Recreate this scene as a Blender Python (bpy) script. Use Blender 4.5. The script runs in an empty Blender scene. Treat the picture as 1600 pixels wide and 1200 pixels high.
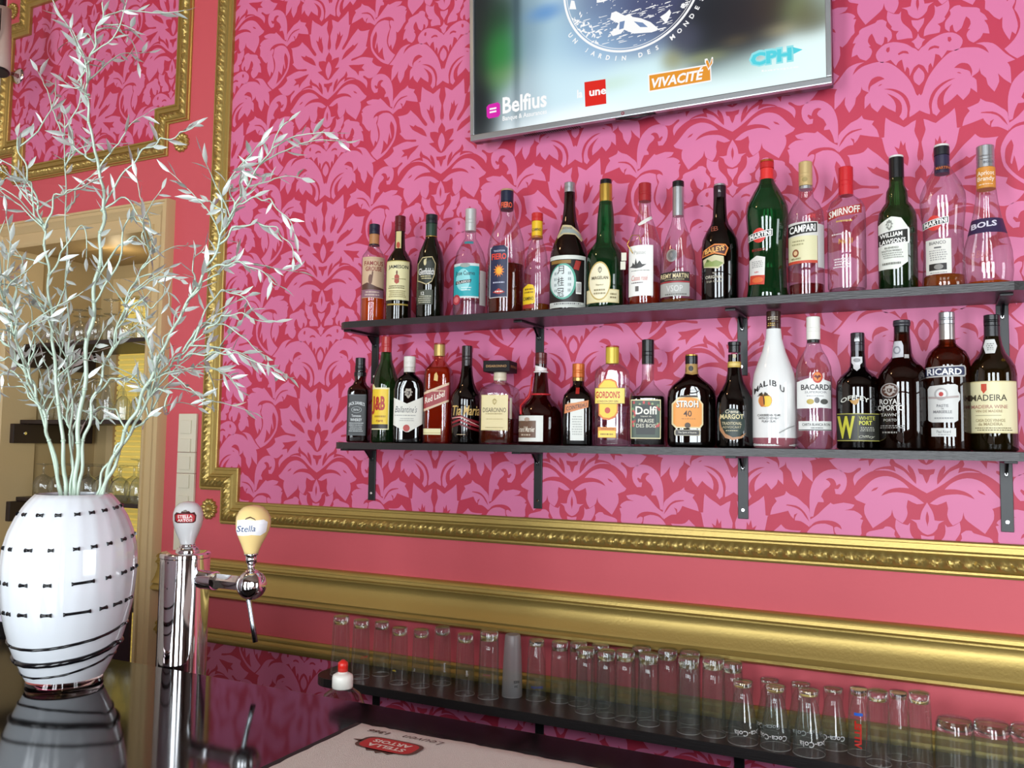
import bpy, bmesh, math, random
from mathutils import Vector, Matrix
C = bpy.context.scene.collection
PI = math.pi
R_ = math.radians
random.seed(7)

# ---------------------------------------------------------------- camera
CAM = Vector((0.0, -2.22, 1.55)); FPX = 1350.0
YAW, PITCH, ROLL = 0.45666, 0.06923, 0.01410
_f = Vector((-math.sin(YAW)*math.cos(PITCH), math.cos(YAW)*math.cos(PITCH), math.sin(PITCH)))
_r0 = Vector((math.cos(YAW), math.sin(YAW), 0)); _u0 = _r0.cross(_f)
_r = math.cos(ROLL)*_r0 + math.sin(ROLL)*_u0
_u = -math.sin(ROLL)*_r0 + math.cos(ROLL)*_u0
cd = bpy.data.cameras.new('camera'); cam = bpy.data.objects.new('camera', cd); C.objects.link(cam)
m = Matrix((_r, _u, -_f)).transposed().to_4x4(); m.translation = CAM
cam.matrix_world = m
cd.sensor_fit = 'HORIZONTAL'; cd.sensor_width = 36.0; cd.lens = FPX*36.0/1600.0
cd.clip_start = 0.02; cd.clip_end = 60
sc = bpy.context.scene; sc.camera = cam

# ---------------------------------------------------------------- world, lights, exposure
w = bpy.data.worlds.new('world'); sc.world = w; w.use_nodes = True
w.node_tree.nodes['Background'].inputs[0].default_value = (0.85, 0.92, 1.0, 1)
w.node_tree.nodes['Background'].inputs[1].default_value = 1.0
sc.view_settings.view_transform = 'Standard'; sc.view_settings.look = 'None'
sc.view_settings.exposure = -0.62
sc.cycles.transparent_max_bounces = 40; sc.view_settings.gamma = 1.0; sc.view_settings.use_curve_mapping = False

def area(name, loc, rot, sx, sy, power, col):
    l = bpy.data.lights.new(name, 'AREA'); l.shape = 'RECTANGLE'; l.size = sx; l.size_y = sy
    l.energy = power; l.color = col
    o = bpy.data.objects.new(name, l); C.objects.link(o); o.location = loc; o.rotation_euler = rot
    return o
WINX = (-1.5, 0.1, 1.7)          # the three street windows in the wall behind the camera
for wx in WINX:
    area('window_daylight', (wx, -4.29, 1.65), (R_(90), 0, 0), 0.9, 2.5, 165, (0.88, 0.95, 1.0))
area('side_fill_daylight', (4.59, -1.7, 1.65), (R_(90), 0, R_(90)), 1.3, 2.5, 105, (0.88, 0.95, 1.0))  # unseen side opening, set near the bar to fill the wall behind it
def point(name, loc, power, col, rad):
    l = bpy.data.lights.new(name, 'POINT'); l.energy = power; l.color = col; l.shadow_soft_size = rad
    o = bpy.data.objects.new(name, l); C.objects.link(o); o.location = loc
    return o
point('warm_ceiling_lamp', (-2.3, -1.5, 3.45), 16, (1.0, 0.62, 0.32), 0.08)
point('niche_lamp', (-2.95, 0.16, 2.24), 0.8, (1.0, 0.8, 0.5), 0.03)

# ---------------------------------------------------------------- pixel helpers: turn a pixel of the photo into a point on a real plane
def ray(px, py): return _f + _r*((px-800)/FPX) - _u*((py-600)/FPX)
def onY(px, py, y=0.0):
    d = ray(px, py); return CAM + d*((y-CAM.y)/d.y)
def onZ(px, py, z):
    d = ray(px, py); return CAM + d*((z-CAM.z)/d.z)
def onD(px, py, D): return CAM+ray(px, py)*D      # on the plane facing the camera at depth D
def depth(P): return (Vector(P)-CAM).dot(_f)
def mpp(P): return depth(P)/FPX      # metres per photo pixel at that point
def az_cam(P): return math.atan2(CAM.x-P[0], P[1]-CAM.y)   # bearing of the camera from P: 0 = -y, positive = +x

# ---------------------------------------------------------------- materials
_m = {}
def lin(c):
    c = c/255.0
    return c/12.92 if c <= 0.04045 else ((c+0.055)/1.055)**2.4
def rgb(h):
    if isinstance(h, str): h = tuple(int(h[i:i+2], 16) for i in (0, 2, 4))
    return tuple(lin(x) for x in h) + (1.0,)
def mat(name, col, rough=0.5, metal=0.0, spec=0.5, bump=None, coat=0.0, var=None, emit=0.0):
    if name in _m: return _m[name]
    M = bpy.data.materials.new(name); M.use_nodes = True; nt = M.node_tree; b = nt.nodes['Principled BSDF']
    b.inputs['Base Color'].default_value = rgb(col); b.inputs['Roughness'].default_value = rough
    b.inputs['Metallic'].default_value = metal; b.inputs['Specular IOR Level'].default_value = spec
    b.inputs['Coat Weight'].default_value = coat; b.inputs['Coat Roughness'].default_value = 0.05
    if emit:
        b.inputs['Emission Color'].default_value = rgb(col); b.inputs['Emission Strength'].default_value = emit
    if bump or var:
        tc = nt.nodes.new('ShaderNodeTexCoord')
        nz = nt.nodes.new('ShaderNodeTexNoise')
        sc_ = (bump or var)
        mp = nt.nodes.new('ShaderNodeMapping'); mp.inputs['Scale'].default_value = sc_[2] if len(sc_) > 2 else (1, 1, 1)
        nt.links.new(tc.outputs['Object'], mp.inputs[0]); nt.links.new(mp.outputs[0], nz.inputs['Vector'])
        nz.inputs['Scale'].default_value = sc_[0]; nz.inputs['Detail'].default_value = 3
        if bump:
            bp = nt.nodes.new('ShaderNodeBump'); bp.inputs['Strength'].default_value = bump[1]; bp.inputs['Distance'].default_value = 0.004
            nt.links.new(nz.outputs[0], bp.inputs['Height']); nt.links.new(bp.outputs[0], b.inputs['Normal'])
        if var:
            mx = nt.nodes.new('ShaderNodeMix'); mx.data_type = 'RGBA'
            c0 = rgb(col); k = var[1]
            mx.inputs[6].default_value = tuple(x*(1-k) for x in c0[:3])+(1,); mx.inputs[7].default_value = tuple(min(1, x*(1+k)) for x in c0[:3])+(1,)
            nt.links.new(nz.outputs[0], mx.inputs[0]); nt.links.new(mx.outputs[2], b.inputs['Base Color'])
    _m[name] = M; return M
def ink(h): return mat('print_'+h, h, 0.45)
def foil(h): return mat('foil_'+h, h, 0.3, 0.85)
def glass(name, col, edge=None, gloss=1.0, rough=0.015, milk=0.0, mcol=None):
    """thin-walled glass: tinted see-through, darker where the wall is seen edge on, Fresnel reflection"""
    if name in _m: return _m[name]
    M = bpy.data.materials.new(name); M.use_nodes = True; nt = M.node_tree; nt.nodes.clear()
    out = nt.nodes.new('ShaderNodeOutputMaterial'); mix = nt.nodes.new('ShaderNodeMixShader')
    tr = nt.nodes.new('ShaderNodeBsdfTransparent'); gl = nt.nodes.new('ShaderNodeBsdfGlossy'); gl.inputs['Roughness'].default_value = rough
    lw = nt.nodes.new('ShaderNodeLayerWeight'); lw.inputs['Blend'].default_value = 0.5
    pw = nt.nodes.new('ShaderNodeMath'); pw.operation = 'POWER'; pw.inputs[1].default_value = 4.0
    ml = nt.nodes.new('ShaderNodeMath'); ml.operation = 'MULTIPLY_ADD'; ml.inputs[1].default_value = 0.85*gloss; ml.inputs[2].default_value = 0.085*gloss
    nt.links.new(lw.outputs['Facing'], pw.inputs[0]); nt.links.new(pw.outputs[0], ml.inputs[0]); nt.links.new(ml.outputs[0], mix.inputs[0])
    mc = nt.nodes.new('ShaderNodeMix'); mc.data_type = 'RGBA'
    p2 = nt.nodes.new('ShaderNodeMath'); p2.operation = 'POWER'; p2.inputs[1].default_value = 3.0
    nt.links.new(lw.outputs['Facing'], p2.inputs[0]); nt.links.new(p2.outputs[0], mc.inputs[0])
    c = rgb(col); mc.inputs[6].default_value = c
    e = rgb(edge) if edge else tuple(x*x*0.6 for x in c[:3])+(1,)
    mc.inputs[7].default_value = e
    nt.links.new(mc.outputs[2], tr.inputs[0])
    src = tr
    if milk:  # scattered tint; in clear and coloured glass it stands for refracted light
        df = nt.nodes.new('ShaderNodeBsdfDiffuse'); df.inputs[0].default_value = rgb(mcol or col)
        tl = nt.nodes.new('ShaderNodeBsdfTranslucent'); tl.inputs[0].default_value = rgb(mcol or col)
        m2 = nt.nodes.new('ShaderNodeMixShader'); m2.inputs[0].default_value = .5
        nt.links.new(df.outputs[0], m2.inputs[1]); nt.links.new(tl.outputs[0], m2.inputs[2])
        m3 = nt.nodes.new('ShaderNodeMixShader'); m3.inputs[0].default_value = milk
        nt.links.new(tr.outputs[0], m3.inputs[1]); nt.links.new(m2.outputs[0], m3.inputs[2]); src = m3
    nt.links.new(src.outputs[0], mix.inputs[1]); nt.links.new(gl.outputs[0], mix.inputs[2]); nt.links.new(mix.outputs[0], out.inputs[0])
    _m[name] = M; return M
def thick_glass(name, col, rough=0.0):
    if name in _m: return _m[name]
    M = bpy.data.materials.new(name); M.use_nodes = True; b = M.node_tree.nodes['Principled BSDF']
    b.inputs['Base Color'].default_value = rgb(col); b.inputs['Transmission Weight'].default_value = 1.0
    b.inputs['Roughness'].default_value = rough; b.inputs['IOR'].default_value = 1.45
    _m[name] = M; return M
def emission(name, col, s):
    if name in _m: return _m[name]
    M = bpy.data.materials.new(name); M.use_nodes = True; nt = M.node_tree; nt.nodes.clear()
    o = nt.nodes.new('ShaderNodeOutputMaterial'); e = nt.nodes.new('ShaderNodeEmission')
    e.inputs[0].default_value = rgb(col); e.inputs[1].default_value = s; nt.links.new(e.outputs[0], o.inputs[0])
    _m[name] = M; return M

RED_PAINT = mat('red_wall_paint', 'CC545E', 0.6, bump=(60, 0.08))
PAPER_RED = mat('wallpaper_red', 'BC2F4C', 0.55)
PAPER_PINK = mat('wallpaper_pink', 'D5719B', 0.5)
GOLD = mat('gold_paint', 'B39A58', 0.4, 0.7, bump=(160, 0.1))
CREAM = mat('beige_woodwork', 'C8AE80', 0.5, bump=(30, 0.1))
BLACKWOOD = mat('black_wood_grain', '2B2829', 0.32, bump=(40, 0.22, (1, 12, 12)))
DARKBROWN = mat('dark_brown_board', '2A1D1A', 0.45)
CHROME = mat('chrome', 'E6E6E8', 0.06, 1.0)
BLACKPL = mat('black_plastic', '0C0C0E', 0.3)
BLACKMET = mat('black_painted_steel', '101114', 0.4)
WHITEPL = mat('white_plastic', 'E9E6DC', 0.35)
CLEAR = glass('clear_glass', 'FAFCFB', 'B9C3C2')
TUMBLER = glass('tumbler_glass', 'FBFDFC', 'DDE4E2', .7, milk=.022, mcol='E8ECEE')  # milk: pale haze standing in for window light refracted in the glass
FLUTE = glass('fluted_tumbler_glass', 'FBFDFC', 'E2E8E6', 1.3, milk=.03, mcol='E8ECEE')
RIMG = glass('bright_glass_rim', 'F4F8F8', 'F4F8F8', 1.5, .2, milk=.45, mcol='F2F4F4')  # whitish scatter paints the bright glint along the rims
STEMG = glass('stemware_glass', 'FAFCFB', 'C2CAC8', 1.3, milk=.05, mcol='E8ECEE')

# ---------------------------------------------------------------- mesh helpers
class MB:
    def __init__(s): s.bm = bmesh.new(); s.mats = []
    def mi(s, m):
        if m not in s.mats: s.mats.append(m)
        return s.mats.index(m)
    def face(s, vs, m, smooth=False):
        try: f = s.bm.faces.new(vs)
        except ValueError: return None
        f.material_index = s.mi(m); f.smooth = smooth; return f
    def poly(s, pts, m):
        return s.face([s.bm.verts.new(p) for p in pts], m)
    def box(s, x0, x1, y0, y1, z0, z1, m, bevel=0.0, seg=2):
        b = bmesh.new()
        bmesh.ops.create_cube(b, size=1.0)
        for v in b.verts: v.co = Vector(((x0+x1)/2+v.co.x*(x1-x0), (y0+y1)/2+v.co.y*(y1-y0), (z0+z1)/2+v.co.z*(z1-z0)))
        if bevel: bmesh.ops.bevel(b, geom=b.edges[:], offset=bevel, segments=seg, affect='EDGES', profile=0.6)
        s.merge(b, m, bool(bevel) and False); return s
    def merge(s, b, m, smooth=False, mx=None):
        i = s.mi(m); mp = {}
        for v in b.verts: mp[v] = s.bm.verts.new(mx @ v.co if mx else v.co)
        for f in b.faces:
            try: g = s.bm.faces.new([mp[v] for v in f.verts])
            except ValueError: continue
            g.material_index = i; g.smooth = smooth
        b.free()
    def rings(s, rings, m, closed=True, cap0=False, cap1=False, smooth=True):
        vr = [[s.bm.verts.new(p) for p in r] for r in rings]; n = len(vr[0])
        for a, b in zip(vr, vr[1:]):
            for i in range(n if closed else n-1):
                j = (i+1) % n
                s.face([a[i], a[j], b[j], b[i]], m, smooth)
        if cap0: s.face(vr[0][::-1], m)
        if cap1: s.face(vr[-1], m)
        return vr
    def lathe(s, prof, m, n=32, c=(0, 0), cap0=True, cap1=True, smooth=True, rib=None, nrib=12):
        R = []
        for r, z in prof:
            R.append([])
            for i in range(n):
                a = 2*PI*i/n; q = r*(1+rib(z)*math.cos(nrib*a)) if rib else r
                R[-1].append((c[0]+q*math.sin(a), c[1]-q*math.cos(a), z))
        s.rings(R, m, True, cap0, cap1, smooth); return s
    def tube(s, pts, rad, m, n=8, cap=True, smooth=True):
        pts = [Vector(p) for p in pts]; R = []
        rads = rad if isinstance(rad, (list, tuple)) else [rad]*len(pts)
        t0 = (pts[1]-pts[0]).normalized()
        nrm = t0.orthogonal().normalized()
        for i, p in enumerate(pts):
            t = (pts[min(i+1, len(pts)-1)]-pts[max(i-1, 0)])
            if t.length < 1e-9: t = t0
            t.normalize(); nrm = (nrm - t*nrm.dot(t))
            if nrm.length < 1e-6: nrm = t.orthogonal()
            nrm.normalize(); bn = t.cross(nrm)
            R.append([p+(nrm*math.cos(2*PI*k/n)+bn*math.sin(2*PI*k/n))*rads[i] for k in range(n)])
        s.rings(R, m, True, cap, cap, smooth); return s
    def sphere(s, c, r, m, sx=1, sy=1, sz=1, u=20, v=12):
        b = bmesh.new(); bmesh.ops.create_uvsphere(b, u_segments=u, v_segments=v, radius=r)
        s.merge(b, m, True, Matrix.Translation(c) @ Matrix.Diagonal((sx, sy, sz, 1))); return s
    def build(s, name, parent=None, sharp=None, loc=None):
        bmesh.ops.recalc_face_normals(s.bm, faces=s.bm.faces[:])
        me = bpy.data.meshes.new(name); s.bm.to_mesh(me); s.bm.free()
        for m in s.mats: me.materials.append(m)
        if sharp:
            try: me.set_sharp_from_angle(angle=R_(sharp))
            except Exception: pass
        o = bpy.data.objects.new(name, me); C.objects.link(o)
        if parent: o.parent = parent
        if loc: o.location = loc
        return o
def tag(o, label=None, cat=None, group=None, kind=None):
    if label: o['label'] = label
    if cat: o['category'] = cat
    if group: o['group'] = group
    if kind: o['kind'] = kind
    return o
def struct(o): o['kind'] = 'structure'; return o
def thing(name, label, cat, loc, group=None, rz=0.0):
    o = bpy.data.objects.new(name, None); C.objects.link(o); o.location = loc; o.rotation_euler.z = rz
    o.empty_display_size = 0.05
    return tag(o, label, cat, group)
def dup(root, name, loc, label, group, scale=1.0, rz=0.0):
    r = root.copy(); C.objects.link(r); r.location = loc; r.rotation_euler.z = rz; r.scale = (scale,)*3; r['label'] = label
    if group: r['group'] = group
    for ch in list(root.children):
        c = ch.copy(); C.objects.link(c); c.parent = r
        for g in list(ch.children):
            d = g.copy(); C.objects.link(d); d.parent = c
    return r
_fc = {}
def text_mesh(t, bold=0.0, shear=0.0, space=1.0):
    """flat letter polygons normalised to width 0..w, cap height 1"""
    k = (t, bold, shear, space)
    if k in _fc: return _fc[k]
    cu = bpy.data.curves.new('lettering', 'FONT'); cu.body = t; cu.size = 1.0; cu.offset = bold; cu.shear = shear
    cu.space_character = space; cu.resolution_u = 2
    o = bpy.data.objects.new('lettering', cu); C.objects.link(o)
    dg = bpy.context.evaluated_depsgraph_get(); dg.update()
    me = bpy.data.meshes.new_from_object(o.evaluated_get(dg), depsgraph=dg)
    V = [(v.co.x, v.co.y) for v in me.vertices]; F = [tuple(p.vertices) for p in me.polygons]
    bpy.data.objects.remove(o); bpy.data.curves.remove(cu); bpy.data.meshes.remove(me)
    if not V: _fc[k] = ([], [], 0, 1); return _fc[k]
    x0 = min(v[0] for v in V); x1 = max(v[0] for v in V); y0 = min(v[1] for v in V); y1 = max(v[1] for v in V)
    V = [((v[0]-x0), (v[1]-y0)) for v in V]
    _fc[k] = (V, F, x1-x0, y1-y0); return _fc[k]
def put_text(mb, t, m, fn, w=None, h=None, bold=0.0, shear=0.0, space=1.0):
    """fn(x, y) -> 3D; x runs -w/2..w/2, y -h/2..h/2"""
    V, F, tw, th = text_mesh(t, bold, shear, space)
    if not V: return
    if w is None: w = h*tw/th
    if h is None: h = w*th/tw
    vs = [mb.bm.verts.new(fn((v[0]/tw-.5)*w, (v[1]/th-.5)*h)) for v in V]
    for f in F: mb.face([vs[i] for i in f], m)
# ---------------------------------------------------------------- wallpaper pattern: damask repeat (mm), half motif mirrored on each axis
PATTERN = [[0,[[-3,-110],[14,-102],[30,-91],[43,-81],[59,-69],[75,-62],[91,-60],[111,-61],[125,-67],[139,-77],[149,-87],[155,-98],[158,-85],[156,-75],[151,-68],[141,-60],[141,-55],[147,-56],[157,-64],[169,-68],[186,-64],[199,-54],[208,-43],[212,-38],[197,-33],[184,-25],[174,-15],[178,-3],[165,1],[145,7],[125,9],[106,5],[92,4],[91,8],[95,11],[113,13],[132,17],[142,26],[154,38],[148,42],[151,55],[155,73],[157,88],[162,95],[141,95],[125,98],[115,108],[105,98],[92,86],[79,71],[69,58],[60,49],[54,49],[53,55],[63,69],[71,80],[76,92],[79,106],[83,126],[86,127],[78,128],[77,145],[76,162],[74,176],[62,165],[45,154],[34,146],[26,150],[17,156],[8,160],[10,145],[12,134],[8,120],[3,105],[5,89],[7,72],[4,58],[-1,51]]],[1,[[-1,51],[8,39],[12,32],[12,20],[23,25],[41,26],[41,14],[34,2],[26,-8],[45,-9],[35,-18],[22,-28],[11,-40],[-2,-45]]],[2,[[-1,19],[6,11],[10,1],[12,-10],[9,-24],[3,-36],[-2,-41]]],[1,[[56,102],[46,95],[42,115],[37,101],[32,110],[31,93],[25,70],[28,51],[40,65],[47,81]]],[1,[[118,61],[102,53],[96,58],[89,52],[70,42],[58,27],[53,14],[69,21],[87,32],[106,44]]],[1,[[81,-9],[95,-23],[111,-35],[122,-51],[124,-36],[146,-39],[134,-27],[144,-16],[122,-15],[101,-11]]],[1,[[73,-27],[78,-41],[74,-49],[90,-51],[106,-56],[114,-62],[96,-57],[80,-57],[65,-62],[68,-50],[48,-60],[34,-76],[23,-89],[34,-67],[50,-50],[65,-41]]],[1,[[38,-45],[39,-56],[31,-73],[22,-90],[22,-75],[28,-56]]],[1,[[-2,-56],[18,-54],[15,-65],[8,-68],[4,-80],[-2,-88]]],[0,[[156,-124],[147,-117],[134,-102],[118,-85],[102,-76],[83,-73],[64,-78],[48,-88],[37,-100],[57,-99],[76,-103],[90,-111],[97,-120],[81,-113],[63,-110],[38,-113],[22,-120],[6,-133],[21,-136],[40,-127],[43,-143],[41,-157],[45,-171],[52,-181],[65,-173],[71,-165],[74,-150],[77,-164],[90,-176],[103,-186],[116,-196],[125,-181],[134,-163],[134,-146],[131,-140],[143,-135],[152,-131]]],[1,[[119,-110],[113,-103],[103,-99],[108,-106]]],[0,[[-2,-131],[9,-147],[13,-158],[15,-171],[24,-172],[35,-171],[23,-179],[20,-190],[10,-201],[-3,-205]]],[1,[[-2,-151],[3,-162],[3,-173],[1,-180],[-3,-187]]],[0,[[-3,-209],[14,-206],[12,-219],[4,-231],[-3,-239]]],[0,[[36,-179],[41,-185],[53,-182],[66,-173],[68,-188],[65,-200],[57,-213],[59,-217],[53,-224],[42,-227],[48,-235],[46,-248],[39,-249],[23,-249],[12,-251],[14,-235],[22,-222],[33,-209],[37,-195]]],[0,[[78,-191],[90,-191],[94,-196],[124,-204],[131,-211],[131,-216],[140,-225],[146,-238],[139,-238],[146,-252],[149,-272],[136,-268],[130,-279],[116,-287],[107,-280],[102,-267],[105,-258],[110,-253],[105,-252],[111,-241],[109,-229],[102,-221],[97,-233],[92,-247],[81,-255],[76,-249],[74,-235],[68,-239],[67,-251],[58,-242],[58,-227],[63,-219],[70,-209],[68,-199]]],[0,[[0,-241],[4,-252],[15,-259],[9,-265],[7,-273],[2,-281]]],[0,[[3,-285],[13,-274],[24,-264],[38,-257],[55,-252],[73,-254],[87,-264],[94,-277],[90,-291],[80,-299],[61,-295],[55,-304],[49,-312],[44,-303],[36,-299],[34,-312],[30,-331],[26,-319],[21,-325],[20,-343],[15,-333],[10,-323],[2,-317]]],[1,[[63,-263],[69,-264],[71,-271],[67,-276],[63,-272]]],[1,[[21,-288],[24,-281],[35,-278],[45,-283],[43,-287],[33,-284]]],[0,[[2,-325],[10,-338],[12,-349],[9,-360],[3,-369]]],[0,[[-1,-389],[3,-394],[7,-389],[11,-375],[20,-353],[34,-332],[51,-313],[67,-301],[89,-295],[110,-297],[126,-301],[139,-310],[147,-318],[141,-304],[132,-295],[120,-290],[137,-290],[155,-296],[167,-308],[180,-325],[199,-343],[183,-347],[189,-360],[190,-398],[176,-385],[164,-369],[166,-389],[156,-411],[143,-392],[140,-376],[130,-364],[127,-349],[125,-358],[115,-365],[111,-368],[120,-377],[121,-407],[108,-394],[105,-406],[92,-420],[80,-404],[68,-415],[52,-426],[48,-433],[36,-449],[28,-442],[22,-443],[12,-438],[1,-430]]],[1,[[75,-340],[82,-334],[91,-331],[103,-335],[109,-344],[112,-355],[110,-367],[107,-354],[97,-348],[87,-343]]],[1,[[77,-365],[64,-366],[50,-371],[35,-382],[25,-397],[20,-417],[22,-432],[22,-443],[28,-443],[26,-427],[28,-412],[35,-394],[46,-381],[61,-371]]],[1,[[70,-377],[56,-386],[43,-399],[38,-413],[39,-429],[45,-440],[52,-426],[51,-412],[56,-395]]],[1,[[80,-352],[85,-352],[90,-356],[85,-355]]],[0,[[186,-120],[176,-107],[172,-89],[175,-72],[187,-62],[205,-60],[225,-66],[243,-82],[252,-100],[257,-121],[258,-144],[257,-177],[249,-175],[245,-156],[238,-140],[225,-140],[226,-133],[231,-127],[224,-112],[213,-103],[209,-96],[213,-89],[220,-85],[212,-81],[202,-84],[197,-93],[196,-99],[188,-94],[186,-98],[192,-107],[200,-107],[198,-119]]],[0,[[259,-158],[271,-145],[287,-131],[302,-125],[313,-116],[317,-126],[340,-134],[335,-142],[346,-157],[351,-176],[331,-171],[308,-164],[302,-176],[295,-183],[294,-173],[286,-169],[292,-180],[292,-187],[279,-188],[267,-195],[259,-201],[256,-189]]],[1,[[259,-188],[265,-173],[275,-160],[289,-151],[311,-149],[313,-151],[293,-155],[278,-163],[269,-175]]],[0,[[257,-200],[256,-182],[249,-178],[238,-169],[225,-155],[209,-140],[203,-144],[180,-139],[156,-143],[162,-152],[178,-157],[157,-157],[143,-165],[139,-171],[144,-176],[137,-178],[142,-194],[141,-211],[148,-218],[159,-234],[170,-243],[176,-238],[175,-262],[181,-280],[189,-295],[194,-276],[201,-284],[206,-267],[204,-249],[199,-228],[196,-219],[201,-209],[202,-199],[195,-197],[185,-203],[188,-194],[199,-186],[215,-183],[236,-185],[249,-191]]],[0,[[205,-197],[222,-191],[243,-194],[257,-204],[267,-219],[274,-237],[274,-257],[269,-282],[256,-302],[239,-320],[223,-332],[203,-341],[189,-329],[178,-314],[192,-302],[202,-289],[210,-270],[210,-250],[204,-232],[200,-224],[203,-212]]],[1,[[253,-222],[262,-235],[266,-250],[265,-274],[252,-296],[236,-313],[217,-325],[224,-303],[226,-280],[241,-297],[244,-278],[248,-259],[253,-279],[256,-274],[252,-253],[249,-236]]]]
PW, PH = 0.44, 0.612
def smooth_poly(p):
    n = len(p); out = []
    P = [Vector(q) for q in p]
    def corner(i):
        a = P[i]-P[i-1]; b = P[(i+1) % n]-P[i]
        if a.length < 1e-6 or b.length < 1e-6: return True
        return a.angle(b) > R_(52)
    cr = [corner(i) for i in range(n)]
    for i in range(n):
        p1, p2 = P[i], P[(i+1) % n]
        out.append(p1)
        if (p2-p1).length < 3.5: continue
        p0 = P[i-1] if not cr[i] else p1-(p2-p1)*0.5
        p3 = P[(i+2) % n] if not cr[(i+1) % n] else p2+(p2-p1)*0.5
        out.append(0.5*((2*p1)+(p2-p0)*0.5+(2*p0-5*p1+4*p2-p3)*0.25+(3*p1-p0-3*p2+p3)*0.125))
    return out
SP = [(l, smooth_poly([(0 if abs(u) < 5 and i in (0, len(p)-1) else max(u, 0), v) for i, (u, v) in enumerate(p)])) for l, p in PATTERN]
def paper(mb, regs, XA, ZA):
    """red ground plus pink printed motifs, clipped to each rectangle"""
    for (x0, x1, z0, z1) in regs:
        mb.poly([(x0, -.0004, z0), (x1, -.0004, z0), (x1, -.0004, z1), (x0, -.0004, z1)], PAPER_RED)
        b = bmesh.new()
        n0 = int(math.floor((x0-XA)/PW))-1; n1 = int(math.ceil((x1-XA)/PW))+1
        for n in range(n0, n1+1):
            ax = XA+n*PW; zb = ZA-(n % 2)*PH/2
            k0 = int(math.floor((z0-zb)/PH))-1; k1 = int(math.ceil((z1-zb)/PH))+1
            for k in range(k0, k1+1):
                az = zb+k*PH
                for sg in (1, -1):
                    for l, p in SP:
                        q = [(ax+sg*max(0, v.x)*.001, az+v.y*.001) for v in p]
                        if max(a[0] for a in q) < x0 or min(a[0] for a in q) > x1 or max(a[1] for a in q) < z0 or min(a[1] for a in q) > z1: continue
                        y = -.0007-.0003*l
                        f = b.faces.new([b.verts.new((a[0], y, a[1])) for a in q]); f.material_index = 1 if l == 1 else 0
        b.normal_update()
        bmesh.ops.triangulate(b, faces=b.faces[:])
        for co, no in (((x0, 0, 0), (-1, 0, 0)), ((x1, 0, 0), (1, 0, 0)), ((0, 0, z0), (0, 0, -1)), ((0, 0, z1), (0, 0, 1))):
            bmesh.ops.bisect_plane(b, geom=b.verts[:]+b.edges[:]+b.faces[:], plane_co=co, plane_no=no, clear_outer=True)
        ip, ir = mb.mi(PAPER_PINK), mb.mi(PAPER_RED)
        mp = {v: mb.bm.verts.new(v.co) for v in b.verts}
        for f in b.faces:
            vs = [mp[v] for v in f.verts]
            nn = (vs[1].co-vs[0].co).cross(vs[2].co-vs[0].co)
            if nn.y > 0: vs.reverse()
            g = mb.bm.faces.new(vs); g.material_index = ir if f.material_index else ip
        b.free()

# ---------------------------------------------------------------- the room
XL, XR, YB, ZC = -3.49, 4.5, -4.2, 3.75
OX0, OX1, OZ0, OZ1, ND = -3.36, -2.555, 0.55, 2.315, 0.42   # the niche opening and its depth
mb = MB()
for (x0, x1, z0, z1) in ((XL, OX0, 0, ZC), (OX1, XR, 0, ZC), (OX0, OX1, OZ1, ZC), (OX0, OX1, 0, OZ0)):
    mb.box(x0, x1, 0, .1, z0, z1, RED_PAINT)
main_regs = [(-2.205, -2.103, 1.455, 3.33), (-2.103, 1.2, 1.342, 3.33)]
paper(mb, main_regs, -1.782, 2.784)
left_regs = [(-3.426, -2.464, 2.764, 3.206), (-3.322, -2.567, 2.645, 2.764), (-3.322, -2.567, 3.206, 3.321)]
paper(mb, left_regs, -2.944, 3.385)
paper(mb, [(-2.3, 1.3, 0.15, 0.875)], -1.809, 1.134)
# normals of this mesh are set by hand, so skip the recalculation
me = bpy.data.meshes.new('wall_back'); mb.bm.to_mesh(me); mb.bm.free()
for q in mb.mats: me.materials.append(q)
o = bpy.data.objects.new('wall_back', me); C.objects.link(o); struct(o)

PLASTER = mat('pale_plaster', 'DCD2C2', 0.8)
FARWALL = mat('taupe_far_wall', '7C6C60', 0.7)
FLOORM = mat('dark_floor_boards', '4A3528', 0.5, var=(6, 0.3))
struct(MB().box(XL-.1, XR+.1, YB-.1, .6, -.1, 0, FLOORM).build('floor'))
struct(MB().box(XL-.1, XR+.1, YB-.1, .1, ZC, ZC+.1, mat('brown_ceiling', '6E5C50', 0.8)).build('ceiling'))
struct(MB().box(XL-.1, XL, YB, .1, 0, ZC, mat('white_side_wall', 'D9CFC4', 0.7)).build('wall_left'))
mb = MB()
for (y0, y1, z0, z1) in ((YB, -2.35, 0, ZC), (-1.05, .1, 0, ZC), (-2.35, -1.05, 0, .4), (-2.35, -1.05, 2.9, ZC)): mb.box(XR, XR+.1, y0, y1, z0, z1, FARWALL)
struct(mb.build('wall_right'))
mb = MB(); xs = [XL]
for wx in WINX: xs += [wx-.45, wx+.45]
xs.append(XR)
for i in range(0, len(xs), 2): mb.box(xs[i], xs[i+1], YB-.1, YB, 0, ZC, FARWALL)
for wx in WINX:
    mb.box(wx-.45, wx+.45, YB-.1, YB, 0, .4, FARWALL); mb.box(wx-.45, wx+.45, YB-.1, YB, 2.9, ZC, FARWALL)
struct(mb.build('wall_front'))
FRAMEW = mat('white_window_frame', 'E8E6E0', 0.4)
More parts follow.
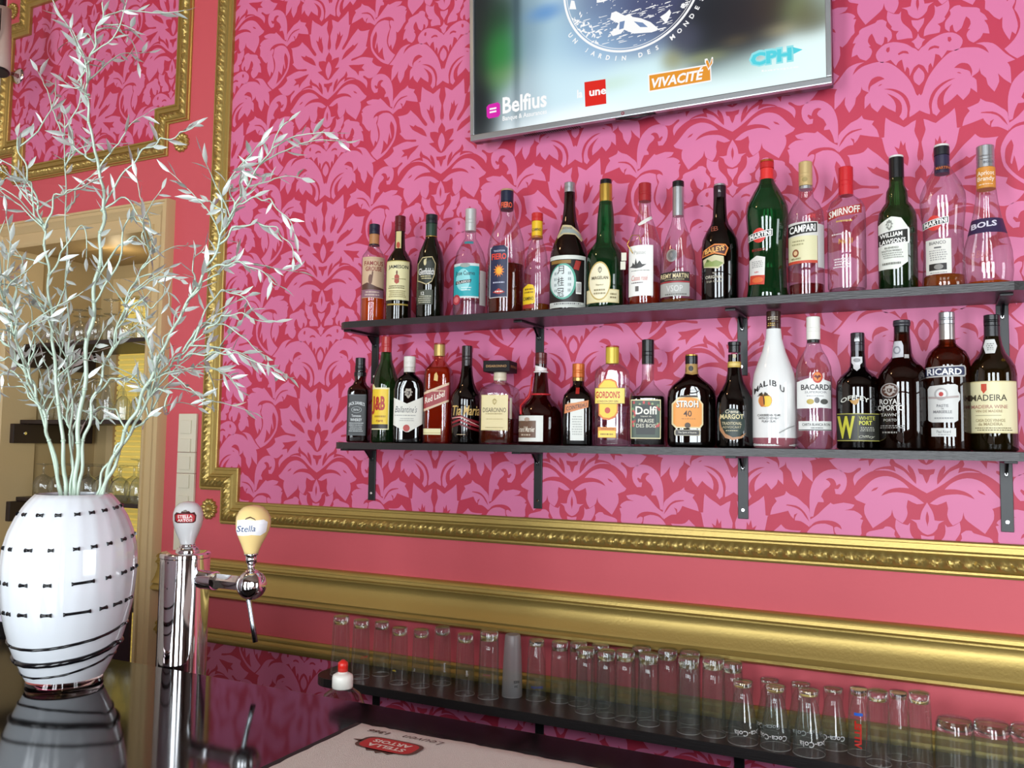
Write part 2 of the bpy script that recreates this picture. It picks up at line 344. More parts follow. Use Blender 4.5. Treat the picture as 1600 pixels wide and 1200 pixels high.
def window(n, axis, c):
    mb = MB()
    for k in (-.45, 0, .45):
        if axis == 'x': mb.box(c+k-.035, c+k+.035, YB-.08, YB-.02, .4, 2.9, FRAMEW)
        else: mb.box(XR+.02, XR+.08, c+k*1.44-.035, c+k*1.44+.035, .4, 2.9, FRAMEW)
    for z in (.43, 2.1, 2.87):
        if axis == 'x': mb.box(c-.45, c+.45, YB-.08, YB-.02, z-.03, z+.03, FRAMEW)
        else: mb.box(XR+.02, XR+.08, c-.65, c+.65, z-.03, z+.03, FRAMEW)
    struct(mb.build('window_%d' % n))
for i, wx in enumerate(WINX): window(i+1, 'x', wx)
window(4, 'y', -1.7)  # unseen side window, placed so its light reaches behind the bar

# ---------------------------------------------------------------- gilded mouldings
def offset_path(path, d, closed):
    """axis-aligned path of (x, z), offset by d to its outer side (left of travel)"""
    n = len(path); out = []
    for i in range(n):
        p = Vector(path[i])
        if closed or 0 < i < n-1:
            a = (p-Vector(path[i-1])).normalized(); b = (Vector(path[(i+1) % n])-p).normalized()
            na = Vector((-a.y, a.x)); nb = Vector((-b.y, b.x))
            out.append(p+(na+nb)*d)
        else:
            a = (Vector(path[1])-p).normalized() if i == 0 else (p-Vector(path[i-1])).normalized()
            out.append(p+Vector((-a.y, a.x))*d)
    return out
def moulding(name, path, prof, closed=False, relief=None, step=0.004, m=None):
    """prof: (distance outward from the path, height off the wall); relief(t, d) adds carved height"""
    m = m or GOLD
    mb = MB(); n = len(path); segs = n if closed else n-1
    base = [Vector(p) for p in path]
    offs = [offset_path(path, d, closed) for d, h in prof]
    t0 = 0.0
    for s in range(segs):
        L = (base[(s+1) % n]-base[s]).length
        k = max(1, int(L/step)) if relief else 1
        rings = []
        for i in range(k+1):
            f = i/k; ring = []
            for (d, h), of in zip(prof, offs):
                p = of[s].lerp(of[(s+1) % n], f)
                hh = h+(relief(t0+L*f, d) if relief else 0)
                ring.append((p.x, -hh, p.y))
            rings.append(ring)
        mb.rings(rings, m, closed=False, smooth=True)
        t0 += L
    return mb.build(name, sharp=38)
def leaf_relief(d0, d1, amp, pitch):
    def f(t, d):
        if d < d0 or d > d1: return 0.0
        u = (d-d0)/(d1-d0)
        a = t/pitch; k = a-math.floor(a)
        v = math.sin(PI*u)
        lobes = max(0, math.cos(2*PI*(a*1.0+u*0.55)))*0.7+max(0, math.cos(2*PI*(a*2.0-u*0.8)))*0.6+0.25*math.cos(2*PI*(3.1*a+2*u))
        return amp*v*lobes
    return f
nd = 0.075
PROF_PANEL = [(0, 0), (0, .012), (.003, .015), (.008, .015), (.010, .009), (.022, .011), (.026, .016), (.030, .016), (.031, .012)] + \
             [(.033+.0036*i, .014+.008*math.sin(PI*i/9)) for i in range(10)] + [(.066, .012), (.067, .016), (.072, .016), (.0735, .008), (.078, .006), (.078, 0)]
rel = leaf_relief(.032, .066, .007, .034)
# counter-clockwise seen from the room would put the outer side on the right, so run the paths clockwise
P_MAIN = [(-2.2, 1.457), (-2.2, 3.33), (1.2, 3.33), (1.2, 1.345), (-2.102, 1.345), (-2.102, 1.457)]
struct(moulding('trim_1', P_MAIN, PROF_PANEL, True, rel))
P_LEFT = [(-3.42, 2.768), (-3.42, 3.203), (-3.318, 3.203), (-3.318, 3.317), (-2.571, 3.317), (-2.571, 3.203), (-2.47, 3.203), (-2.47, 2.768), (-2.571, 2.768), (-2.571, 2.649), (-3.318, 2.649), (-3.318, 2.768)]
pl = [(d*.86, h) for d, h in PROF_PANEL]
struct(moulding('trim_2', P_LEFT, pl, True, leaf_relief(.032*.86, .066*.86, .0065, .03)))
RX0 = -2.47
PROF_RAIL = [(0, 0), (0, .012), (.006, .02), (.012, .022), (.014, .016), (.022, .018), (.026, .024), (.03, .024), (.032, .018), (.04, .014), (.055, .016), (.075, .024), (.09, .034), (.098, .038), (.1, .03), (.106, .034), (.112, .04), (.119, .04), (.126, .03), (.126, 0)]
def hrail(name, x0, x1, ztop, prof):
    # a straight rail: the path runs right to left so that distances count downward
    return struct(moulding(name, [(x1, ztop), (x0, ztop)], prof))
hrail('trim_3', -2.46, 3.4, 1.15, PROF_RAIL)
PROF_LOW = [(0, 0), (0, .008), (.006, .014), (.012, .014), (.014, .008), (.02, .012), (.026, .02), (.032, .02), (.034, .01), (.042, .01), (.048, .006), (.048, 0)]
hrail('trim_4', -2.46, 3.4, 0.918, PROF_LOW)
# beige casing round the niche
PROF_CAS = [(-.004, -.13), (-.004, .018), (0, .02), (.008, .026), (.016, .026), (.018, .018), (.05, .018), (.054, .024), (.07, .03), (.076, .036), (.088, .036), (.09, .04), (.098, .04), (.1, .03), (.1, 0)]
struct(moulding('trim_5', [(-3.355, .55), (-3.355, 2.312), (-2.557, 2.312), (-2.557, .55)], PROF_CAS, m=CREAM))

# gold flower rosettes on the wall
def rosette(label, c):
    o = thing('wall_rosette', label, 'rosette', (c[0], 0, c[1]), 'gilded rosettes at the panel corners')
    mb = MB()
    N = 72; R = []
    for j, (rr, h) in enumerate(((.036, .001), (.036, .006), (.032, .012), (.024, .014), (.017, .009), (.014, .008))):
        ring = []
        for i in range(N):
            a = 2*PI*i/N; s = abs(math.sin(6*a))
            q = rr*(1-.16*(1-s)) if j < 4 else rr
            ring.append((q*math.cos(a), -(h*(0.65+.45*s) if j < 4 else h), q*math.sin(a)))
        R.append(ring)
    mb.rings(R, GOLD, True, False, True); mb.build('petals', o)
    mb = MB(); R = []
    for rr, h in ((.013, .006), (.012, .014), (.008, .018), (.004, .019), (.001, .0195)):
        R.append([(rr*math.cos(2*PI*i/24), -h, rr*math.sin(2*PI*i/24)) for i in range(24)])
    mb.rings(R, GOLD, True, False, True); mb.build('boss', o)
    return o
rosette('gold flower rosette at the lower right corner of the small wallpaper panel', (-2.436, 2.622))
rosette('gold flower rosette beside the white tap handle, below the light switches', (-2.235, 1.314))
rosette('gold flower rosette at the left photo edge, below the small panel corner', (-3.452, 2.64))
rosette('gold flower rosette at the top left photo corner, above the spotlight', (-3.448, 3.33))

# ---------------------------------------------------------------- niche behind the beige casing
NICHE = mat('tan_niche_paint', 'B59C6E', 0.7)
mb = MB()
mb.box(OX0-.04, OX0, .1, ND, OZ0, OZ1, NICHE); mb.box(OX1, OX1+.04, .1, ND, OZ0, OZ1, NICHE)
mb.box(OX0-.04, OX1+.04, .1, ND+.03, OZ1, OZ1+.04, NICHE); mb.box(OX0-.04, OX1+.04, .1, ND+.03, OZ0-.04, OZ0, NICHE)
mb.box(OX0-.04, OX1+.04, ND, ND+.03, OZ0, OZ1, NICHE)
struct(mb.build('wall_niche'))
mb = MB()   # cream lining of the back opening
mb.box(-3.25, -3.21, ND-.03, ND, OZ0, 2.25, CREAM); mb.box(-3.25, OX1, ND-.028, ND, 2.16, 2.25, CREAM)
struct(mb.build('trim_6'))
# yellow slatted blind, daylight coming through it put in as emission
BL = bpy.data.materials.new('glowing_yellow_slats'); BL.use_nodes = True
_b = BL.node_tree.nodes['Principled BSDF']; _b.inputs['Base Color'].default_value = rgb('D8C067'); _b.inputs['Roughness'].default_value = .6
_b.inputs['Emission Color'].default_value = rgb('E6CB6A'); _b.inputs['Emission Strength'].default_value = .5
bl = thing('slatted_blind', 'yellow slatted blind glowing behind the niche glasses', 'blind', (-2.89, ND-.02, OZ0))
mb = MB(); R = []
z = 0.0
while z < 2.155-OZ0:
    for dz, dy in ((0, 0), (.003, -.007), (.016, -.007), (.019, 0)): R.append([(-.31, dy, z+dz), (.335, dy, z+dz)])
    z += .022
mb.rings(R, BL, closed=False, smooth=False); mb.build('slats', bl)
SH = (1.93, 1.62, 1.308, 0.93)
for i, z in enumerate(SH):
    nm = ('top', 'second', 'third', 'bottom')[i]
    o = thing('niche_shelf', 'dark brown shelf board in the niche, %s of the four' % nm, 'shelf', ((OX0+OX1)/2, 0, z), 'dark shelves in the niche')
    mb = MB().box(-.4, .4, .06, ND-.035, -.016, 0, DARKBROWN, .002); mb.build('board', o)
    mb = MB().box(-.4, -.372, .02, ND-.035, -.095, -.0165, DARKBROWN, .003)
    mb.build('batten', o)
    mb = MB(); mb.tube([(-.373, .07, -.055), (-.368, .07, -.055)], .006, CHROME, 12); mb.build('screw', o)

# upside-down stemware, one of each kind, then copies
def wine_glass(kind):
    mb = MB()
    if kind == 0:   # balloon
        prof = [(.026, 0), (.033, .018), (.038, .04), (.037, .058), (.028, .078), (.012, .088), (.0045, .094), (.004, .12), (.005, .128), (.03, .133), (.031, .135)]
    elif kind == 1:  # tulip
        prof = [(.027, 0), (.03, .03), (.03, .055), (.022, .08), (.009, .092), (.004, .097), (.004, .15), (.006, .158), (.03, .163), (.031, .165)]
    else:           # flute
        prof = [(.022, 0), (.024, .05), (.023, .09), (.014, .125), (.005, .135), (.004, .165), (.006, .17), (.028, .174), (.029, .176)]
    mb.lathe(prof, STEMG, 24, cap0=False, cap1=True)
    return mb
protos = []
gi = 0
shn = ('top', 'second', 'third', 'bottom')
rown = ('front row', 'back row')
ordn = ('leftmost', 'second from left', 'third from left', 'fourth from left', 'fifth from left', 'sixth from left', 'seventh from left', 'eighth from left')
gk = ('upside-down balloon wine glass', 'upside-down tulip wine glass', 'upside-down champagne flute')
meshes = [None]*3
for si, z in enumerate(SH):
    for ry, yy in enumerate((.12, .25)):
        n = 8
        for i in range(n):
            k = (0 if i < 4 else 1) if si != 1 else (2 if (i+ry) % 3 == 1 else 1)
            if si == 2: k = 0 if i < 6 else 1
            x = OX0+.085+i*.0895+random.uniform(-.006, .006)+ry*.02
            lab = '%s on the %s niche shelf, %s, %s' % (gk[k], shn[si], rown[ry], ordn[i])
            if meshes[k] is None:
                o = wine_glass(k).build('wine_glass' if k < 2 else 'champagne_flute'); meshes[k] = o
                o.location = (x, yy, z+.0004)
            else:
                o = meshes[k].copy(); C.objects.link(o); o.location = (x, yy+random.uniform(-.008, .008), z+.0004)
            tag(o, lab, 'glass', 'stemware in the niche')
# ---------------------------------------------------------------- television
TVX0, TVX1, TVZ, TVH = -1.19, -0.208, 2.418, 0.565
TVT = R_(2.6)
tv = thing('television', 'flat silver-framed television tilted down from the wallpapered wall', 'television', ((TVX0+TVX1)/2, -.09, TVZ))
TW = TVX1-TVX0
SILVER = mat('silver_bezel', 'A9ACAE', 0.3, 0.7)
tvroot = tv; tv.rotation_euler.x = TVT   # leans forward at the top
def tvp(s, t, d=0.0): return ((s-.5)*TW, -d, t*TVH)
def tv_uv(px, py):
    """pixel -> (s, t) on the tilted screen plane"""
    d = ray(px, py); n = Vector((0, -math.cos(TVT), -math.sin(TVT))); p0 = Vector(tv.location)
    P = CAM+d*((p0-CAM).dot(n)/d.dot(n)); q = P-p0
    return q.x/TW+.5, q.dot(Vector((0, -math.sin(TVT), math.cos(TVT))))/TVH
b = 0.013
mb = MB().box(-TW/2, TW/2, .004, .038, 0, TVH, BLACKPL, .004); mb.box(-TW/2+.1, TW/2-.1, .038, .06, .05, TVH-.08, BLACKPL, .006)
for i in range(26): mb.box(-.33+i*.0066, -.327+i*.0066, .012, .03, -.0006, .002, mat('vent_black', '050505', .8))
mb.build('case', tv)
mb = MB()
mb.box(-TW/2, TW/2, -.004, .014, -.0005, b+.004, SILVER, .003); mb.box(-TW/2, TW/2, -.004, .014, TVH-b, TVH, SILVER, .003)
mb.box(-TW/2, -TW/2+b, -.004, .014, b+.004, TVH-b, SILVER, .002); mb.box(TW/2-b, TW/2, -.004, .014, b+.004, TVH-b, SILVER, .002)
mb.build('bezel', tv)
mb = MB(); mb.tube([(-.03, -.0035, .008), (-.03, -.0055, .008)], .0045, mat('power_red', '8E3A46', .3), 16); mb.tube([(-.03, -.005, .008), (-.03, -.0058, .008)], .002, SILVER, 12)
mb.build('power_mark', tv)
mb = MB(); mb.rings([[(x*k, y, z) for x, y, z in [(-.055, .004, -.001), (-.03, -.001, -.004), (0, -.003, -.006), (.03, -.001, -.004), (.055, .004, -.001), (.055, .02, -.001), (0, .02, -.006), (-.055, .02, -.001)]] for k in (1,)]+[[(x*.92-.0, y, z-.004) for x, y, z in [(-.045, .006, -.001), (-.03, .001, -.004), (0, -.001, -.006), (.03, .001, -.004), (.045, .006, -.001), (.045, .018, -.001), (0, .018, -.006), (-.045, .018, -.001)]]], BLACKPL, True, True, True)
mb.build('sensor_bar', tv)
mb = MB().box(-.2, .2, .06, .088, .1, .35, BLACKMET, .002)
for v in mb.bm.verts: pass
mb.build('wall_mount', tv)
# picture: a soft out-of-focus scene as colours on a fine grid, plus the sharp logos
gx, gz = 110, 60
blobs = [  # px, py, radius x, radius y, colour, weight
    (745, 60, 22, 160, '07080C', 3), (748, 160, 10, 40, '10131A', 2), (780, 85, 22, 38, '1F7A2E', 2.6), (775, 30, 25, 30, '10301A', 2), (785, 115, 26, 16, 'A7B07A', 1.0),
    (822, 60, 26, 60, '6F8C9E', 2), (806, 50, 5, 90, '31464F', 2), (850, 20, 22, 10, '3E7FC4', 2.2), (870, 70, 40, 60, 'A9CCDD', 1.4), (815, 150, 30, 40, '9AA7AF', 1.4),
    (960, 10, 60, 45, '5D6C92', 2.6), (1020, 5, 45, 40, '3B3C62', 2.6), (930, 60, 50, 35, '8FB2D4', 1.8), (1000, 60, 30, 22, '7B97BE', 1.5),
    (1110, 20, 40, 50, '15141C', 4), (1160, 25, 38, 45, '241A1E', 4), (1075, 55, 20, 18, '4B4D62', 2), (1205, 10, 30, 30, '3A2B22', 3), (1235, 10, 25, 22, '8FA06A', 1.6),
    (1262, 20, 26, 22, '5E5A38', 1.8), (1280, 5, 20, 20, 'A5B9B0', 1.2), (1050, 95, 14, 14, '8F8A4A', 1.6), (1105, 88, 30, 8, 'B7BF7E', 1.3), (1150, 62, 20, 8, '9C8A5A', 1.2), (1215, 45, 25, 10, 'C3B98E', 1.2),
    (1000, 125, 60, 30, 'D2EEF2', 1.2), (870, 130, 60, 40, 'CFE9F3', 1.4), (1180, 100, 60, 25, 'D6F3F0', 1.4), (1260, 90, 40, 40, 'E6FAF8', 1.2), (900, 185, 90, 16, 'F3FCFF', 1.6), (1150, 140, 90, 20, 'EAFDFE', 1.4),
    (1000, 150, 60, 20, 'E4F8FB', 1.2), (960, 130, 30, 10, 'BFD9B9', 0.8)]
BB = []
for px, py, rx, ry, col, wt in blobs:
    s, t = tv_uv(px, py); s2, _ = tv_uv(px+rx, py); _, t2 = tv_uv(px, py-ry)
    BB.append((s, t, abs(s2-s), abs(t2-t), rgb(col), wt))
me = bpy.data.meshes.new('screen'); vs, fs, cols = [], [], []
for j in range(gz+1):
    for i in range(gx+1):
        s = (b+(TW-2*b)*i/gx)/TW; t = (b+.004+(TVH-2*b-.004)*j/gz)/TVH
        vs.append(tvp(s, t, -.003)); acc = [.62*.15, .80*.15, .86*.15]; wsum = .15
        for bs, bt, rs, rt, c, wt in BB:
            g = wt*(3.0 if c[0]+c[1]+c[2] < .3 else 1)*math.exp(-((s-bs)/rs)**2-((t-bt)/rt)**2)
            wsum += g
            for k in range(3): acc[k] += g*c[k]
        cols.append([a/wsum for a in acc]+[1])
for j in range(gz):
    for i in range(gx):
        a = j*(gx+1)+i; fs.append((a, a+1, a+gx+2, a+gx+1))
me.from_pydata(vs, [], fs); at = me.color_attributes.new('picture', 'FLOAT_COLOR', 'POINT')
for i, c in enumerate(cols): at.data[i].color = c
SM = bpy.data.materials.new('lit_screen'); SM.use_nodes = True; nt = SM.node_tree; bs_ = nt.nodes['Principled BSDF']
bs_.inputs['Base Color'].default_value = (0.01, 0.01, 0.01, 1); bs_.inputs['Roughness'].default_value = 0.25; bs_.inputs['Specular IOR Level'].default_value = 0.12
an = nt.nodes.new('ShaderNodeVertexColor'); an.layer_name = 'picture'
nt.links.new(an.outputs[0], bs_.inputs['Emission Color']); bs_.inputs['Emission Strength'].default_value = 1.7
me.materials.append(SM); scr = bpy.data.objects.new('screen', me); C.objects.link(scr); scr.parent = tv
LW = emission('lit_white', 'FFFFFF', 1.52); LM = emission('lit_magenta', 'E032B4', 1.45); LR = emission('lit_red', 'E8332B', 1.45)
LO = emission('lit_orange', 'F0A03C', 1.45); LC = emission('lit_cyan', '5FDDEB', 1.45); LC2 = emission('lit_pale_cyan', '9CEBF2', 1.45); LN = emission('lit_slate', '7E96BE', 1.45)
mb = MB(); G0 = .0036
def scr_poly(pts, m, lay=0):
    mb.poly([tvp(*tv_uv(*p), -.003+.0005*lay+.0005) for p in pts], m)
def scr_text(t, bl, br, hpx, m, lay=1, bold=0.0, shear=0.0, space=1.0):
    """baseline from pixel bl to br, letters hpx tall"""
    s0, t0 = tv_uv(*bl); s1, t1 = tv_uv(*br); _, t2 = tv_uv(bl[0], bl[1]-hpx)
    wv = (s1-s0); hv = t2-t0
    put_text(mb, t, m, lambda x, y: tvp(s0+(x+.5)*wv, t0+(t1-t0)*(x+.5)+(y+.5)*hv, -.003+.0005*lay+.0005), w=1, h=1, bold=bold, shear=shear, space=space)
scr_text('Belfius', (785, 178), (854, 166.5), 26, LW, 2, .025)
scr_text('Banque & Assurances', (785, 191), (854, 179.5), 9.5, LW, 2, .015)
scr_poly([(763, 163), (777, 159.5), (780.5, 162), (781, 178), (778, 182), (763, 185), (760, 182), (759.5, 167)], LM)
scr_poly([(764.5, 169), (775, 167), (775, 169.6), (764.5, 171.6)], LW, 1); scr_poly([(764.5, 174), (775, 172), (775, 174.6), (764.5, 176.6)], LW, 1)
scr_poly([(912.5, 128), (945.5, 123), (947, 161.5), (914, 166.5)], LR)
scr_text('une', (920.5, 150.5), (947, 146.5), 9, LW, 2, .03); scr_text('la', (901.5, 153.5), (910, 152), 13, LW, 2, .03)
scr_poly([(1012, 115.5), (1110.5, 99), (1111.5, 126.5), (1013, 144)], LW); scr_poly([(1014, 117.5), (1109, 101.5), (1109.7, 124.8), (1015, 141.5)], LO, 1)
scr_text('VIVACITÉ', (1018, 138), (1099, 123.5), 19, LW, 3, .035, .2)
for dx, k in ((0, 1), (1, -1)):
    scr_poly([(1107, 110), (1105-4+dx*9, 97-dx*2), (1101+dx*11, 92-dx*3), (1105+dx*9, 91-dx*2), (1109+dx*5, 100-dx*2)], LW, 3)
    scr_poly([(1106.5, 107), (1105-2+dx*8, 98-dx*2), (1103+dx*9, 94.5-dx*3), (1106+dx*7, 94-dx*2), (1108.5+dx*4, 101-dx*2)], LO, 4)
scr_text('CPH', (1170, 106), (1240, 96), 26, LC2, 1, .11); scr_text('CPH', (1173, 103.5), (1237, 93.5), 20, LC, 2, .05)
scr_poly([(1238, 73), (1254, 77), (1240, 84)], LC, 2); scr_text('banque', (1190, 113), (1248, 106), 4, LW, 2, .02)
# round zoo badge
pts = [tv_uv(880.6, 0.5), tv_uv(969, 81), tv_uv(1084.5, 0.5)]
P3 = [(s*TW, t*TVH) for s, t in pts]
(ax, ay), (bx_, by_), (cx_, cy_) = P3
dd = 2*(ax*(by_-cy_)+bx_*(cy_-ay)+cx_*(ay-by_))
ux = ((ax*ax+ay*ay)*(by_-cy_)+(bx_**2+by_**2)*(cy_-ay)+(cx_**2+cy_**2)*(ay-by_))/dd
uy = ((ax*ax+ay*ay)*(cx_-bx_)+(bx_**2+by_**2)*(ax-cx_)+(cx_**2+cy_**2)*(bx_-ax))/dd
BR = math.hypot(ax-ux, ay-uy)
def badge(r, a, lay=0): return (ux+r*math.cos(a)-TW/2, .003-.0005*lay-.0005, uy+r*math.sin(a))
def ring(r0, r1, m, lay, a0=PI, a1=2*PI, n=60):
    R = [[badge(r, a0+(a1-a0)*i/n, lay) for i in range(n+1)] for r in (r0, r1)]
    mb.rings(R, m, closed=False, smooth=False)
ring(BR-.005, BR+.001, LW, 1, 0, PI*2, 120); ring(BR-.010, BR-.0085, LW, 1, 0, PI*2, 120)
t_ = 'UN JARDIN DES MONDES'; a0, a1 = R_(214), R_(333)
for i, ch in enumerate(t_):
    if ch == ' ': continue
    a = a0+(a1-a0)*i/(len(t_)-1)
    bx0, bz0 = ux+(BR+.0165)*math.cos(a)-TW/2, uy+(BR+.0165)*math.sin(a)
    th = a+PI/2
    put_text(mb, ch, LW, lambda x, y: (bx0+x*math.cos(th)-y*math.sin(th), .003-.0012, bz0+x*math.sin(th)+y*math.cos(th)), h=.0125, bold=.03)
# plain drawing inside the badge: open-mouthed hippo in water, plants, a small boat
rnd = random.Random(3)
scr_poly([(953, 30), (955, 20), (962, 17), (968, 20), (976, 24), (983, 21), (988, 26), (1001, 28), (1016, 34), (1028, 44), (1018, 50), (990, 52), (975, 46), (970, 52), (957, 56), (953, 50), (962, 44), (966, 36), (960, 33)], LW, 1)
scr_poly([(990, 33), (1004, 35), (1012, 42), (1000, 42)], LN, 2); scr_poly([(968, 34), (976, 32), (974, 44), (967, 46)], LN, 2)
scr_poly([(1031, 26), (1040, 20), (1046, 14), (1048, 20), (1044, 30), (1040, 36)], LW, 1)
scr_poly([(889, 14), (892, 0), (897, 1), (900, 14)], LW, 1)
for i in range(230):
    a = rnd.uniform(R_(200), R_(345)); rr = rnd.uniform(.35, .93)*BR; q = badge(rr, a, 1)
    lo = uy-BR*.42 if i < 170 else uy+1
    if q[2] > lo: 
        if i < 195: continue
    wd, hg = (rnd.uniform(.004, .013), rnd.uniform(.0008, .0022)) if i < 170 else (.0015, .0015)
    mb.poly([(q[0]-wd, q[1], q[2]-hg), (q[0]+wd, q[1], q[2]+hg*.2), (q[0]+wd*.6, q[1], q[2]+hg), (q[0]-wd*.7, q[1], q[2]+hg*.6)], LW)
for i in range(45):
    a = rnd.uniform(R_(203), R_(238)); rr = rnd.uniform(.78, .95)*BR; q = badge(rr, a, 1); k = rnd.uniform(0, PI)
    mb.poly([(q[0]+.006*math.cos(k+j*PI/2)*(1 if j % 2 else .4), q[1], q[2]+.006*math.sin(k+j*PI/2)*(1 if j % 2 else .4)) for j in range(4)], LW)
for i in range(30):
    a = rnd.uniform(R_(322), R_(350)); rr = rnd.uniform(.86, .95)*BR; q = badge(rr, a, 1); k = rnd.uniform(0, PI)
    mb.poly([(q[0]+.006*math.cos(k+j*PI/2)*(1 if j % 2 else .4), q[1], q[2]+.006*math.sin(k+j*PI/2)*(1 if j % 2 else .4)) for j in range(4)], LW)
scr_text('DAIZA', (932, 4), (1045, -14), 18, LW, 1, .02)
mb.build('screen_logos', scr)

# ---------------------------------------------------------------- bar shelves and brackets
def shelf(name, label, x0, x1, zt, dp, th, rad):
    o = thing(name, label, 'shelf', ((x0+x1)/2, 0, zt))
    hw = (x1-x0)/2; pts = [(-hw, -.0015)]
    for i in range(9): a = PI+PI/2*i/8; pts.append((-hw+rad+rad*math.cos(a), -dp+rad+rad*math.sin(a)))
    for i in range(9): a = 1.5*PI+PI/2*i/8; pts.append((hw-rad+rad*math.cos(a), -dp+rad+rad*math.sin(a)))
    pts.append((hw, -.0015))
    mb = MB(); mb.rings([[(x, y, -th) for x, y in pts], [(x, y, -.0008) for x, y in pts], [(x*.9995, y+.0008, 0) for x, y in pts]], BLACKWOOD, True, True, True, False)
    mb.build('board', o); return o
ZU, ZL, ZG = 1.900, 1.548, 0.876
shelf('wall_shelf', 'upper black shelf with the seventeen bottles below the television', -1.585, 0.19, ZU, .185, .019, .05)
shelf('wall_shelf', 'middle black shelf with the eighteen bottles above the gold moulding', -1.592, 0.20, ZL, .185, .019, .05)
shelf('wall_shelf', 'low black shelf of upside-down tumblers under the gold rail', -1.635, 0.62, ZG, .197, .024, .07)
def bracket(x, zt, hgt, arm, label, grp):
    o = thing('shelf_bracket', label, 'bracket', (x, 0, zt), grp)
    mb = MB(); mb.box(-.0125, .0125, -.006, -.0012, -hgt, -.0005, BLACKMET, .001); mb.box(-.0125, .0125, -arm, -.006, -.0055, -.0005, BLACKMET, .001)
    mb.rings([[(-.002, -.006, -.035), (.002, -.006, -.035)], [(-.002, -.028, -.006), (.002, -.028, -.006)]], BLACKMET, False)
    mb.poly([(-.003, -.006, -.04), (-.003, -.006, -.0055), (-.003, -.045, -.0055)], BLACKMET); mb.poly([(.003, -.006, -.04), (.003, -.045, -.0055), (.003, -.006, -.0055)], BLACKMET)
    mb.build('angle_iron', o)
    for z in (-.03, -hgt+.022):
        mb = MB(); mb.tube([(0, -.0058, z), (0, -.0078, z)], [.0042, .0036], CHROME, 14); mb.build('screw', o)
    return o
on = ('first', 'second', 'third', 'last')
for zt, hg, nm, th, ar in ((ZU, .15, 'upper', .019, .15), (ZL, .158, 'middle', .019, .15)):
    for i, x in enumerate((-1.565, -1.003, -.438, .138)):
        bracket(x, zt-th, hg, ar, 'black steel bracket under the %s bottle shelf, %s from the left' % (nm, on[i]), 'shelf brackets')
for i, x in enumerate((-1.53, -.99, -.45, .12)):
    bracket(x, ZG-.024, .17, .16, 'black steel bracket under the low tumbler shelf, %s from the left' % on[i], 'shelf brackets')

